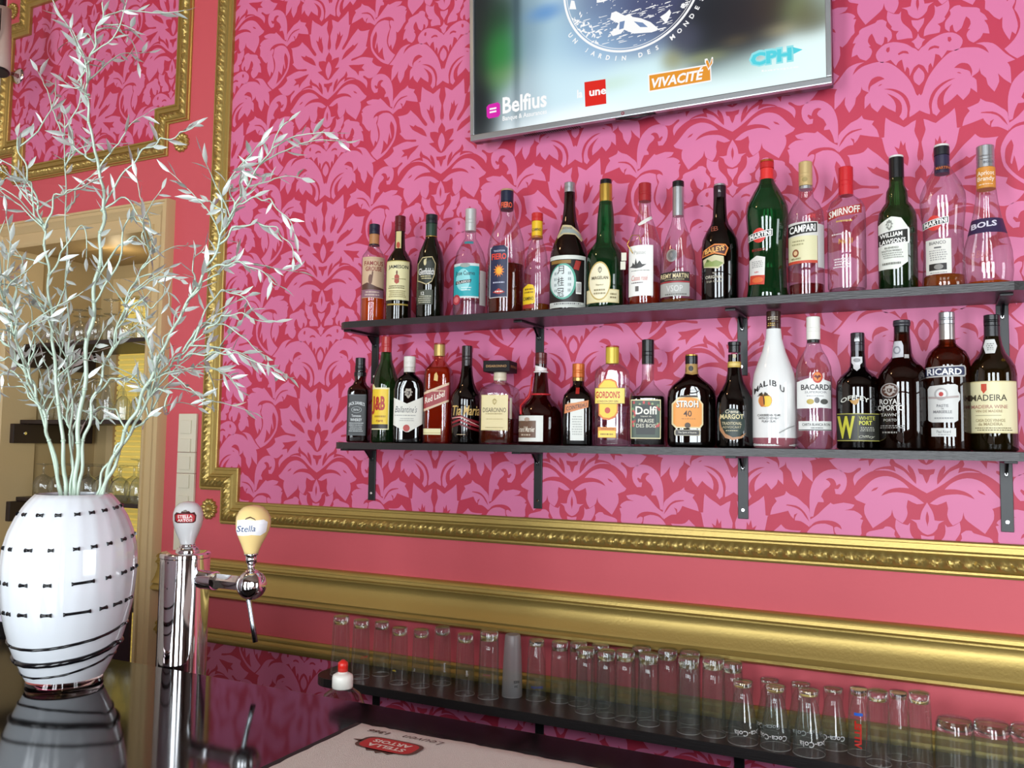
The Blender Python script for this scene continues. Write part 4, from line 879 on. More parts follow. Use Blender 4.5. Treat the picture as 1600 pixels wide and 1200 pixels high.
b = Bottle('green blended whisky bottle with yellow label and red cap on the middle shelf', 600.5, 20.5, 526.5, ZL,
    [(0, .97), (.02, 1), (.52, 1), (.6, .93), (.68, .72), (.76, .48), (.82, .42), (.86, .38)], g_green, 0, [(.85, 1, .4, mat('cap_red3', 'B02A2C', .28))], grp=LG)
b.liquid(.4, glass('dark_green_spirit', '1A2010', '060804', .3))
b.start().R(-.97, .3, .12, .51, 'EDE6B8').R(-.97, .22, .13, .495, 'EDC930').R(-.97, .22, .13, .17, '2A2420').P([(-.97, .495), (-.7, .495), (-.9, .545), (-.97, .54)], 'EDE0A0').T('J&B', -.5, .345, .95, .17, 'B0281E', .04).lines(-.8, .1, .225, .26, 1, 'B08A2A').T('rare', -.4, .2, .5, .02, 'A8561E').done()
b.start().R(-.2, .36, .74, .85, g_green).done('neck_label') if False else None
b = Bottle('squat dark whisky bottle with a white chevron label and white cap', 637.5, 23.5, 557.5, ZL,
    [(0, .98), (.02, 1), (.62, 1), (.69, .93), (.75, .7), (.79, .42), (.82, .38)], g_black, 0, [(.80, .875, .385, mat('collar_white', 'DAD6CC', .35)), (.875, 1, .4, mat('cap_white', 'E4E0D6', .35))], 5, .55, 30, LG, neck=.66)
b.liquid(.66, l_dark)
b.start().P([(-.97, .205), (-.15, .125), (.05, .125), (.95, .22), (.95, .53), (-.1, .45), (-.97, .515)], 'E4E2D6').T("Ballantine's", -.15, .385, 1.45, .075, '3A3A3A', .0, .35).lines(-.9, .6, .305, .325, 1, '8A8A84').lines(-.6, .4, .245, .29, 2, 'B0AEA6').E(-.1, .17, .22, .04, 'B8322A').done()
b.start().crest(-.02, .575, .3, .065, 'A89E8E', '3A2A28').done('crest')
b = Bottle('tall square amber whisky bottle with a slanted red label and gold cap', 684, 20.5, 536.8, ZL,
    [(0, .97), (.02, 1), (.68, 1), (.73, .95), (.78, .68), (.83, .42), (.88, .40)], glass('warm_clear_glass', 'F0C8B0', '8A4A30'), 0, [(.87, .985, .43, mat('cap_gold2', 'B89A5A', .35, .5)), (.985, 1, .42, mat('cap_red4', '9E2A26', .3))], 7, 1, 20, LG, neck=.70)
b.liquid(.755, glass('red_amber_spirit', 'E0601C', '9A2C08', .3, milk=.5, mcol='E05410'))
b.start().P([(-.97, .31), (.95, .41), (.95, .60), (-.97, .50)], 'D8B898').P([(-.97, .335), (.95, .43), (.95, .575), (-.97, .475)], '98242A').T('Red Label', -.1, .455, 1.5, .06, 'F0E4D4', .015, slope=.05).lines(-.8, .8, .5, .53, 1, 'D8B898').P([(-.2, .62), (.1, .61), (.12, .66), (.0, .70), (-.15, .68)], 'D8B060').done(); b.start().R(-.95, .4, .085, .145, 'E4D8A4').R(-.95, .4, .1, .105, 'B09A5A').done('foot_label')
b = Bottle('near-black coffee liqueur bottle with gold script and red swirls', 727.5, 24, 541, ZL,
    [(0, .97), (.02, 1), (.44, 1), (.5, .95), (.56, .68), (.62, .5), (.7, .4), (.8, .34)], g_black, 0, [(.78, 1, .345, mat('cap_brownblack', '241416', .25))], grp=LG)
b.liquid(.5, l_dark)
b.start().T('Tia Maria', -.0, .335, 1.75, .1, 'D9B46A', .012, .25)
for z, c in ((.24, '7A1420'), (.2, '9A2430'), (.16, '6A101A')):
    b.P([(-.9, z), (-.4, z+.03), (.2, z-.01), (.9, z-.04), (.9, z-.015), (.2, z+.012), (-.4, z+.052), (-.9, z+.02)], c)
b.P([(-.9, .255), (-.3, .262), (.3, .215), (.9, .175), (.9, .182), (.3, .224), (-.3, .272), (-.9, .262)], 'E0A8A0').lines(-.6, .0, .085, .1, 1, 'C9B08A').done()
b = Bottle('square amaretto bottle with a wide black square stopper and cream label', 780, 27.5, 565.3, ZL,
    [(0, .98), (.02, 1), (.60, 1), (.67, .96), (.71, .72), (.75, .38), (.80, .36)], g_clear, 0, [(.765, .87, .37, mat('collar_cream', 'D9CBB0', .35))], 7, 1, 10, LG, neck=.62)
mb = MB(); mb.box(-.78*b.r, .78*b.r, -.78*b.r, .78*b.r, .865*b.H, b.H, mat('stopper_black', '140E0E', .55, spec=.2), .002); mb.build('stopper', b.o)
mb = MB(); put_text(mb, 'DISARONNO', ink('A87A3A'), lambda x, y: (x, -.785*b.r, .932*b.H+y), w=1.2*b.r, h=.03*b.H, bold=.02); put_text(mb, 'ORIGINALE', ink('A87A3A'), lambda x, y: (.785*b.r, x, .932*b.H+y), w=1.2*b.r, h=.03*b.H, bold=.02); mb.build('stopper_lettering', b.o)
b.liquid(.31, l_amber)
b.start().R(-.78, .78, .165, .585, 'D9C68A').R(-.74, .74, .175, .575, 'E3D3A0').T('DISARONNO', 0, .405, 1.35, .055, '4A3A22', .005).crest(0, .505, .16, .04, 'B09A5A', 'E3D3A0').lines(-.5, .5, .35, .37, 1, '9A8450').lines(-.5, .5, .29, .305, 1, 'B8A470').lines(-.6, .6, .19, .205, 1, '9A8450').done()
b.start().R(.86, .97, .3, .55, 'B8A898').done('back_label')
b = Bottle('round-bellied dark red orange liqueur bottle with red ribbon and white square label', 844, 34.5, 551.7, ZL,
    [(0, .96), (.02, 1), (.28, 1), (.35, .97), (.43, .8), (.5, .5), (.56, .38), (.7, .32), (.8, .27), (.9, .26)], glass('ruby_brown_glass', '7A1E18', '2C0606', milk=.16, mcol='6A0E0A'), 0, [(.875, 1, .27, mat('cap_wine', '5A1A18', .25))], grp=LG)
b.liquid(.45, glass('ruby_spirit', '4A0E0A', '1A0303', .3))
b.start().R(-.98, .12, .035, .31, 'DCDCD4').R(-.98, -.2, .075, .255, '6B4E3C').T('Grand Marnier', -.64, .165, .78, .06, 'E2D8C8', .015).E(-.6, .27, .12, .02, 'B09A8A').lines(-.85, -.4, .09, .12, 1, 'C9B8A4').done()
mb = MB(); H = b.H; r = b.r
mb.tube([(.3*r*math.sin(a), -.3*r*math.cos(a), .79*H) for a in [2*PI*i/20 for i in range(21)]], .0022, mat('ribbon_white', 'E6DEDC', .5), 6)
mb.tube([(.42*r*math.sin(a), -.42*r*math.cos(a), .545*H) for a in [2*PI*i/20 for i in range(21)]], .0026, mat('ribbon_red', 'C2262C', .45), 6)
mb.tube([b.at(-.9, .74, 20), b.at(-.9, .62, 20), b.at(-.93, .52, 20), b.at(-.9, .42, 20), b.at(-.88, .33, 20)], .003, mat('ribbon_red', 'C2262C', .45), 6)
mb.build('ribbon', b.o)
b.start().P([(-.95, .80), (.9, .80), (.9, .85), (.2, .83), (-.4, .87), (-.95, .86)], 'E6DEDC').done('neck_label')
b = Bottle('square brown orange liqueur bottle with orange cap and slanted orange label', 903, 23.5, 568.7, ZL,
    [(0, .97), (.02, 1), (.54, 1), (.61, .93), (.67, .72), (.73, .40), (.79, .37)], g_brown, 0, [(.785, .83, .4, F('B08A52')), (.83, 1, .41, mat('cap_orange', 'C8682A', .3, .3))], 6, 1, 18, LG, neck=.56)
b.liquid(.56, l_dark)
b.start().R(-.45, .45, .06, .56, 'D9DAD2').lines(-.35, .35, .12, .36, 8, 'A8AAA2').P([(-.85, .38), (.72, .46), (.74, .545), (-.8, .49)], 'C9763A').T('COINTREAU', -.05, .465, 1.35, .05, '3A2416', .015, slope=.04).lines(-.7, .5, .5, .515, 1, 'E0A860').R(-.12, .12, .62, .7, 'A82A24').done()
b = Bottle('clear flat gin bottle with yellow label and yellow cap', 956, 26.8, 541, ZL,
    [(0, .97), (.02, 1), (.70, 1), (.75, .94), (.79, .7), (.82, .40), (.84, .38)], g_clear, 0, [(.82, .985, .39, mat('cap_yellow', 'CDB23E', .35, .2)), (.985, 1, .385, mat('cap_red5', 'A82A22', .3))], 4, .62, 14, LG, neck=.72)
b.liquid(.33, l_clear)
b.start().P([(-.72, .3), (-.45, .26), (-.1, .255), (.25, .28), (.4, .33), (.4, .58), (.3, .64), (0, .665), (-.4, .66), (-.75, .6)], 'D8742A').P([(-.66, .315), (-.42, .28), (-.1, .275), (.2, .3), (.33, .34), (.33, .575), (.2, .63), (-.1, .65), (-.4, .645), (-.68, .59)], 'EBC83A').R(-.96, .8, .415, .575, '7A4A1E').R(-.94, .77, .42, .57, 'EFD96A').T("GORDON'S", -.2, .505, 1.42, .07, 'C2341E', .03).T('LONDON DRY GIN', -.2, .44, 1.2, .02, '8A4A1E').E(-.2, .35, .16, .03, 'C2452A').R(-.75, .3, .08, .185, 'D8862A').R(-.72, .27, .085, .15, 'EFD04A').lines(-.6, .2, .1, .13, 1, '8A5A1E').lines(-.6, .2, .16, .175, 1, '7A2A1E').done()
b = Bottle('square wild strawberry liqueur bottle with a flowery dark label and long black neck', 1012, 27, 531.3, ZL,
    [(0, .97), (.02, 1), (.44, 1), (.49, .95), (.53, .68), (.58, .40), (.62, .34), (.78, .33)], g_clear, 0, [(.77, 1, .355, BLACKPL)], 6, 1, 12, LG, neck=.46)
b.liquid(.465, l_dark)
b.start().R(-.88, .82, .07, .43, 'D9CFA0').R(-.83, .77, .08, .42, '3A4A3C')
rr = random.Random(5)
for i in range(26):
    x, z = rr.uniform(-.78, .72), rr.uniform(.09, .41)
    if abs(x) < .5 and .17 < z < .36: x = rr.choice((-1, 1))*rr.uniform(.6, .75)
    b.lay = 2+i % 3; b.E(x, z, .07, .015, rr.choice(('A83030', 'C24040', '6A8A5A', '8A9A6A')), 8)
b.lay = 6
b.P([(-.55, .11), (.5, .11), (.55, .25), (.5, .38), (-.5, .38), (-.6, .25)], '1E2320').T('Dolfi', 0, .33, 1.2, .075, 'E8E4D4', .02).T('Liqueur de', 0, .275, .6, .018, 'C9C4B0').T('FRAISE', 0, .235, .9, .034, 'D0CCB8', .01).T('DES BOIS', 0, .19, 1.1, .034, 'D0CCB8', .01).done()
b.start().T('Dolfi', -.03, .82, .48, .035, 'D8D8D4', .02).done('cap_lettering')
b = Bottle('broad flat dark rum bottle with an arched orange label', 1080.5, 37, 554.5, ZL,
    [(0, .93), (.03, .98), (.06, 1), (.54, 1), (.6, .97), (.66, .82), (.71, .6), (.76, .36), (.8, .27), (.9, .25)], g_brown, 0, [(.9, .985, .265, BLACKPL), (.985, 1, .26, GO)], 3.2, .6, 20, LG, neck=.62)
b.liquid(.55, l_dark)
b.start().P([(-.86, .24), (-.7, .2), (.3, .2), (.42, .24), (.42, .46), (.2, .53), (-.2, .555), (-.6, .53), (-.86, .46)], 'D9C89A').P([(-.8, .25), (-.66, .215), (.26, .215), (.36, .25), (.36, .455), (.16, .515), (-.2, .535), (-.55, .515), (-.8, .455)], 'E2943A').P([(-.5, .55), (.15, .55), (.2, .53), (-.55, .53)], '3A2A1E').T('STROH', -.22, .455, .92, .08, '5A3A1E', .06).T('STROH', -.23, .458, .9, .075, 'E8E4D8', .03).T('40', -.22, .355, .34, .065, '4A2A16', .01).lines(-.5, .1, .29, .31, 1, 'B8722A').E(-.22, .23, .12, .03, '4A3A2A').P([(-.72, .12), (.26, .12), (.3, .135), (.3, .17), (.26, .185), (-.72, .185), (-.76, .17), (-.76, .135)], 'A89E84').P([(-.68, .127), (.22, .127), (.25, .14), (.25, .168), (.22, .178), (-.68, .178), (-.71, .165), (-.71, .14)], '3A3632').T('The Spirit of Austria', -.23, .152, .75, .022, 'D9D2C0').done()
b.start().P([(-.27, .79), (0, .775), (.27, .79), (.27, .895), (-.27, .895)], 'A8844A').E(-.05, .845, .1, .03, '2A2420').done('neck_label')
b = Bottle('black egg liqueur bottle with gold neck band beside the white coconut rum', 1148, 28, 534.7, ZL,
    [(0, .98), (.02, 1), (.36, 1), (.46, .96), (.54, .75), (.62, .5), (.7, .40), (.8, .36), (.88, .35)], g_black, 0, [(.9, .965, .33, BLACKPL), (.965, 1, .36, BLACKPL)], grp=LG)
b.liquid(.62, l_dark)
b.start().E(-.15, .22, .7, .145, '22322C', 28).P([(-.85, .26), (-.8, .16), (-.5, .09), (-.1, .07), (.4, .09), (.6, .14), (.3, .105), (-.1, .095), (-.5, .13), (-.72, .2), (-.8, .3)], 'B0805A').T('Crema', -.15, .335, .7, .035, 'D9D2B8', .01, .25).T('MARGOT', -.15, .288, 1.25, .045, 'D9CC9A', .025).T('TRADITIONAL', -.15, .225, 1.05, .028, 'C9BE9A', .015).T('ADVOCAAT', -.15, .19, 1.0, .022, 'B8AE8E', .01).lines(-.5, .2, .15, .165, 1, 'C9BE9A').done()
b.start().R(-.38, .38, .755, .81, 'C2A24A').R(-.3, .3, .77, .795, 'D9C070').E(0, .86, .1, .02, 'B8AE8E').done('neck_label')
b = Bottle('white coconut rum bottle with a palm and sunset print', 1210, 33, 487, ZL,
    [(0, .92), (.02, .97), (.08, 1), (.46, 1), (.54, .93), (.62, .75), (.7, .55), (.8, .38), (.87, .34)], mat('white_coated_glass', 'E9E9E6', .12, coat=.4), 0, [(.865, 1, .33, mat('cap_brown', '3A241C', .25))], grp=LG)
b.start().R(-.97, .97, .0, .075, glass('pink_tint_glass', 'C9909A', '8A5A62', milk=.5, mcol='C98A96'))
for i, (ch, x, dz) in enumerate(zip('MALIBU', (-.8, -.6, -.37, -.18, .02, .36), (-.022, .006, .022, .027, .02, -.018))):
    b.T(ch, x, .44+dz, .2 if ch != 'I' else .05, .042, '2A2626', .02, slope=(.12, .1, .05, 0, -.04, -.1)[i])
b.E(-.4, .34, .31, .046, 'E0A04A').E(-.3, .335, .18, .04, 'EFC43A').E(-.54, .335, .13, .04, 'C2703A')
for a in range(7):
    t = PI*(.08+a*.14); b.lay = 12; b.P([(-.48, .372), (-.48+.16*math.cos(t), .378+.026*math.sin(t)), (-.48+.3*math.cos(t), .362+.034*math.sin(t)), (-.48+.15*math.cos(t), .368+.02*math.sin(t))], '3A2E1E')
b.lay = 13; b.P([(-.5, .372), (-.46, .372), (-.42, .31), (-.46, .31)], '3A2E1E')
b.T('CARIBBEAN RUM', -.25, .235, 1.0, .016, '4A4A4A').T('WITH COCONUT', -.25, .213, .9, .016, '4A4A4A').T('FLAVOUR', -.25, .191, .6, .016, '4A4A4A').P([(.2, .105), (.6, .14), (.9, .16), (.9, .165), (.6, .146), (.2, .112)], '8E8E8A').done()
b.start().lines(-.28, .2, .93, .96, 2, 'B8A890').lines(-.28, .1, .885, .915, 2, 'C9A24A').done('cap_lettering')
b = Bottle('clear white rum bottle with a red bat medallion above a white label', 1272.5, 27, 495.6, ZL,
    [(0, .97), (.02, 1), (.55, 1), (.62, .95), (.69, .75), (.75, .48), (.8, .37), (.82, .36)], g_clear, 0, [(.80, .825, .36, BLACKPL), (.825, 1, .385, WHITEPL)], grp=LG)
b.start().P([(-.93, .3), (-.3, .3), (.4, .305), (.92, .3), (.92, .5), (.4, .52), (-.3, .525), (-.93, .5)], 'E4E4E0').T('BACARDI', .1, .458, 1.6, .042, '2A2828', .02).T('SUPERIOR', .1, .42, 1.2, .016, '8A8A8C').lines(-.4, .6, .385, .4, 1, 'A8A8A8').E(-.2, .35, .2, .02, 'B8A24A').E(.16, .36, .14, .022, '6A6A6A').E(.55, .35, .2, .02, '4A4A44').E(.2, .53, .27, .042, 'C2402E').E(.2, .535, .2, .033, 'D8823A').P([(0, .535), (.1, .55), (.2, .54), (.3, .55), (.4, .535), (.25, .525), (.2, .51), (.15, .525)], '6A1A14').R(-.85, .92, .135, .205, 'DADAD6').T('CARTA BLANCA RON', .1, .18, 1.5, .02, '2A2A2A', .015).R(-.85, .92, .137, .143, BK).lines(-.2, .5, .148, .162, 1, '4A4A4A').done()
b = Bottle('dark white-port bottle with a big gold letter W', 1342, 32.8, 520.6, ZL,
    [(0, .97), (.02, 1), (.52, 1), (.58, .95), (.63, .78), (.67, .5), (.71, .37), (.85, .31), (.95, .29)], g_black, 0, [(.84, 1, .315, mat('capsule_dark', '241A20', .3))], grp=LG)
b.liquid(.5, l_dark)
b.start().R(-.95, .92, .07, .3, '26261F').R(-.95, .92, .295, .302, 'A8A24A').R(-.95, .92, .07, .077, 'A8A24A').T('OFFLEY', -.15, .435, 1.25, .04, 'CFCFC4', .02, arc=-.03).P([(-.4, .415), (-.2, .41), (.05, .43), (.0, .39), (-.15, .37), (-.3, .39)], 'B0833A').T('W', -.55, .185, .78, .19, 'C2BE3A', .035).R(-.03, -.02, .08, .29, '8A8A3A').T('WHITE', .36, .262, .7, .032, 'B8B84A', .01).T('PORT', .3, .222, .56, .036, 'C9C94A', .03).lines(.05, .7, .15, .19, 3, 'A8A89A').T('Offley', .35, .105, .7, .028, 'B8B8A4', .0, .4).done()
b.start().P([(-.2, .69), (-.05, .665), (.1, .69), (.1, .72), (.2, .74), (.2, .79), (-.28, .79), (-.28, .74), (-.2, .72)], 'CFCFCF').E(-.04, .76, .16, .018, '8A8A8C').R(-.1, .04, .79, .93, '8A8C90').R(-.14, .09, .92, .965, 'D8D8D8').done('neck_label')
b = Bottle('wide brown port bottle printed in white with a crest beside the silver-capped anise bottle', 1412, 37, 501, ZL,
    [(0, .97), (.02, 1), (.50, 1), (.58, .95), (.64, .78), (.68, .55), (.72, .4), (.85, .33), (.93, .30)], g_amber, 0, [(.9, .955, .31, BLACKPL), (.955, 1, .34, mat('capsule_grey', '38353A', .35))], grp=LG)
b.liquid(.27, l_dark)
b.start().E(-.5, .45, .36, .056, '9A9490').E(-.5, .45, .31, .048, '4A2A1C').crest(-.5, .452, .27, .042, 'A8A29C', '4A2A1C').T('ROYAL', -.5, .365, .8, .042, 'CFCBC4', .025).T('OPORTO', -.48, .318, 1.0, .042, 'CFCBC4', .025).T('TAWNY', -.5, .265, .72, .022, 'B8B4AC', .015).T('PORTO', -.5, .225, .5, .02, 'A8A49C', .015).lines(-.9, .1, .16, .19, 2, '8A8680').lines(-.85, -.2, .12, .145, 1, '8A8680').done()
b.start().P([(-.38, .705), (.05, .71), (.05, .80), (-.02, .835), (-.3, .835), (-.38, .78)], 'C4C4C8').E(-.2, .765, .14, .032, '8A8C94').E(-.2, .765, .09, .02, 'C4C4C8').R(.08, .26, .7, .73, 'B8B4B0').R(-.26, -.05, .965, .995, 'CFCFCF').done('neck_label')
b = Bottle('amber anise bottle with silver cap and a blue name plate label', 1483, 32.3, 488.6, ZL,
    [(0, .98), (.02, 1), (.60, 1), (.66, .96), (.71, .82), (.75, .52), (.77, .39), (.8, .37)], glass('honey_brown_glass', '9A5224', '3A1606', milk=.14, mcol='6A2E10'), 0, [(.75, .915, .355, mat('neck_silver', 'A8A29E', .3, .7)), (.745, .76, .4, SI), (.915, 1, .36, SI)], grp=LG)
b.liquid(.5, l_dark)
b.start().P([(-.95, .52), (.72, .525), (.78, .54), (.78, .59), (.72, .605), (-.95, .595)], 'B8B4B0').P([(-.95, .53), (.68, .535), (.72, .545), (.72, .585), (.68, .597), (-.95, .585)], '22284A').T('RICARD', -.15, .56, 1.5, .048, 'E4E4E4', .03).P([(-.85, .21), (-.7, .2), (.25, .2), (.4, .215), (.42, .34), (.5, .36), (.5, .4), (.42, .42), (.42, .46), (.3, .47), (-.78, .46), (-.88, .44), (-.88, .22)], 'D0D0CC')
b.E(-.3, .4, .3, .045, 'A8A6A4').E(-.3, .4, .22, .033, 'DCDCDA').E(-.3, .4, .1, .016, 'B83A34').P([(-.86, .385), (-.3, .38), (.45, .39), (.45, .375), (-.3, .365), (-.86, .37)], 'A89A96').T('PASTIS', -.25, .318, .5, .02, '7A7A7C').T('DE', -.25, .297, .1, .01, '7A7A7C').T('MARSEILLE', -.25, .275, .8, .02, '7A7A7C').lines(-.7, .3, .22, .24, 1, '9A9A9A').R(-.75, .3, .1, .16, 'CFCFCB').T('Paul Ricard', -.22, .135, .6, .02, '6A6A6A').lines(-.5, .1, .107, .12, 1, '9A9A9A').done()
b = Bottle('olive-brown madeira bottle with a broad cream label, rightmost on the middle shelf', 1554, 33, 492.5, ZL,
    [(0, .97), (.02, 1), (.56, 1), (.62, .94), (.67, .78), (.72, .55), (.78, .42), (.84, .36)], glass('olive_brown_glass', '6A5826', '1E1806', milk=.16, mcol='4A3A10'), 0, [(.81, .92, .34, mat('capsule_black', '1A191C', .35)), (.92, 1, .345, BLACKPL)], grp=LG)
b.liquid(.48, l_dark)
b.start().R(-.97, .95, .13, .505, 'CFC08A').R(-.97, .95, .137, .497, 'E3DBB0').P([(-.5, .44), (-.4, .415), (-.27, .44), (-.27, .485), (-.5, .485)], 'C2482E').T('MADEIRA', -.2, .385, 1.5, .045, '4A4230', .012).T('MADEIRA WINE', -.18, .32, 1.5, .026, 'B07A6A', .008).T('VIN DE MADERE', -.2, .288, 1.1, .018, 'A8906A').R(-.75, .3, .256, .259, '8A8060').T('CASA DOS VINHOS', -.15, .222, 1.2, .022, 'A89870').T('da MADEIRA', -.15, .195, 1.0, .022, 'A89870').lines(-.8, .8, .145, .175, 2, '8A8060').done()
b.start().P([(-.38, .765), (-.28, .71), (.1, .71), (.2, .765), (.1, .815), (-.28, .815)], 'D6D8D4').lines(-.25, .08, .73, .79, 4, '8A8C8A').done('neck_label')
# ---------------------------------------------------------------- upside-down tumblers on the low shelf
BASEG = thick_glass('thick_base_glass', 'FFFFFF')
FROST = glass('frosted_glass', 'E2E4E4', 'C9CED0', .6, .35, milk=.38, mcol='E4E6E8')
def tumbler(kind):
    """built upside down: rim at z = 0, thick base on top"""
    mb = MB(); base = None
    if kind == 'fluted':
        H = .158; f = lambda z: (.06 if z > .7*H else .06*max(0, (z/H-.25)/.45))
        pr = [(.0268-.0062*(z/H), z) for z in [H*i/14 for i in range(15)]]
        pr = [(r, z) for r, z in pr]
        mb.lathe(pr, FLUTE, 64, cap0=False, cap1=True, rib=f, nrib=12)
        base = [(.0185, H-.022), (.019, H-.012), (.0192, H-.003)]
    elif kind == 'plain':
        H = .155; pr = [(.0275, 0), (.0262, .05), (.0245, .1), (.0225, .14), (.0205, H-.002), (.019, H)]
        mb.lathe(pr, TUMBLER, 32, cap0=False, cap1=True); base = [(.019, H-.016), (.0192, H-.003)]
    elif kind == 'heavy':
        H = .165; pr = [(.0265, 0), (.026, .05), (.025, .11), (.024, .14), (.0235, H-.002), (.022, H)]
        mb.lathe(pr, TUMBLER, 32, cap0=False, cap1=True); base = [(.0215, H-.024), (.0225, H-.012), (.022, H-.003)]
    elif kind == 'cola':
        H = .137; pr = [(.0335, 0), (.034, .012), (.0325, .035), (.0275, .065), (.0225, .09), (.0215, .105), (.023, .122), (.0225, H-.002), (.021, H)]
        mb.lathe(pr, TUMBLER, 36, cap0=False, cap1=True); base = [(.019, H-.014), (.0205, H-.003)]
    elif kind == 'short':
        H = .112; pr = [(.038, 0), (.0385, .05), (.038, .085), (.036, .1), (.033, H-.002), (.030, H)]
        mb.lathe(pr, TUMBLER, 32, cap0=False, cap1=True); base = [(.034, H-.024), (.035, H-.014), (.031, H-.003)]
    else:
        H = .162; pr = [(.0275, 0), (.027, .03), (.0255, .08), (.023, .13), (.021, H-.004), (.019, H)]
        mb.lathe(pr, FROST, 32, cap0=False, cap1=True)
    if kind != 'frosted' and kind != 'fluted': mb.lathe([(r-.0017, z) for r, z in pr if z < H-.02]+[(.012, H-.017)], TUMBLER, 32, cap0=False, cap1=True)
    g = thing('tumbler', None, 'glass', (0, 0, 0)); mb.build('glass_wall', g, sharp=60)
    mb = MB()   # thin rim, its bright glint put in as whitish colour
    mb.lathe([(pr[0][0]-.0008, .0001), (pr[0][0]+.0005, .0001), (pr[0][0]+.0005, .0012), (pr[0][0]-.0008, .0014)], RIMG, 32, cap0=False, cap1=False); mb.build('rim', g)
    if base: MB().lathe(base, BASEG, 28).build('thick_base', g)
    return g, H
def print_on(g, txt, m, az, zc, r, h, vertical=False, bold=.02):
    """printing on the glass; it stands on its head because the glass does"""
    mb = MB()
    if vertical: fn = lambda x, y: ((r+.0004)*math.sin(az+y/r), -(r+.0004)*math.cos(az+y/r), zc+x)
    else: fn = lambda x, y: ((r+.0004)*math.sin(az-x/r), -(r+.0004)*math.cos(az-x/r), zc-y)
    put_text(mb, txt, m, fn, h=h, bold=bold); return mb.build('printed_mark', g)
TUMB = [  # kind, rim px, rim py, top py, where
    ('fluted', 531, 1053, 962, 'first in the front row, behind the soap bottle'), ('fluted', 562.5, 1058, 968, 'second in the front row'), ('fluted', 595, 1054, 971, 'back row behind the second and third'),
    ('fluted', 623, 1067, 980, 'third in the front row'), ('fluted', 656.6, 1072, 983, 'fourth in the front row'), ('fluted', 690, 1068, 979, 'back row behind the fourth and fifth'),
    ('fluted', 726, 1084, 990, 'fifth in the front row'), ('heavy', 763, 1089.6, 985, 'sixth in the front row, beside the frosted glass'), ('frosted', 800, 1087, 991, ''),
    ('plain', 837.5, 1092, 999, 'just right of the frosted glass'), ('heavy', 874, 1096, 1002, 'second right of the frosted glass'), ('heavy', 903, 1100, 1003, 'third right of the frosted glass, back row'),
    ('heavy', 914.6, 1112, 1012, 'front row, first of the thick-based run'), ('heavy', 947, 1118, 1016, 'front row, second of the thick-based run'), ('heavy', 977, 1124, 1016, 'front row, third of the thick-based run'),
    ('heavy', 1013, 1131, 1020, 'front row, fourth of the thick-based run'), ('heavy', 938, 1103, 1006, 'back row, behind the second of the thick-based run'), ('heavy', 1002, 1117, 1010, 'back row, behind the fourth of the thick-based run'),
    ('heavy', 1043, 1123, 1014, 'back row, behind the fifth of the thick-based run'), ('heavy', 1076, 1143, 1026, 'front row, fifth of the thick-based run'), ('heavy', 1078, 1128, 1016, 'back row, behind the sixth of the thick-based run'),
    ('heavy', 1115, 1148, 1025, 'front row, sixth of the thick-based run'), ('heavy', 1145, 1141, 1034, 'back row, behind the first waisted glass'),
    ('cola', 1161, 1159, 1063, 'leftmost, front row'), ('cola', 1212, 1167, 1070, 'second, front row'), ('cola', 1264, 1177, 1076, 'third, front row'),
    ('cola', 1203, 1148, 1060, 'leftmost, back row'), ('cola', 1252, 1158, 1066, 'second, back row'), ('cola', 1303, 1167, 1074, 'third, back row'),
    ('plain', 1343, 1177, 1082, 'lettered in red with a blue bar'), ('fluted', 1373, 1193, 1079, 'in front of the red-lettered glass'), ('plain', 1405, 1184, 1092, 'back row, between two fluted tumblers'),
    ('fluted', 1438, 1199, 1082, 'rightmost of the tall tumblers'), ('short', 1493, 1208, 1133, 'first of three'), ('short', 1551, 1214, 1139, 'second of three'), ('short', 1609, 1222, 1148, 'third of three, at the right photo edge')]
kinds = {}
KN = {'fluted': 'upside-down fluted tumbler', 'plain': 'upside-down plain tumbler', 'heavy': 'upside-down highball glass', 'cola': 'upside-down waisted soft drink glass with white script', 'short': 'upside-down low whisky tumbler'}
WPRINT = mat('white_print', 'E4E4E4', .5)
PR = {1: ('MALT', 'B8322A', .4, .06), 3: ('lager', 'D8C23A', -.6, .04), 4: ('pils', 'DDDDDD', -.7, .05), 5: ('brewed', 'DDDDDD', .3, .05), 6: ('1366', 'DDDDDD', .2, .06), 7: ('blond', '8A4A5A', -.2, .06), 9: ('blanche', '3A4A8E', .1, .035)}
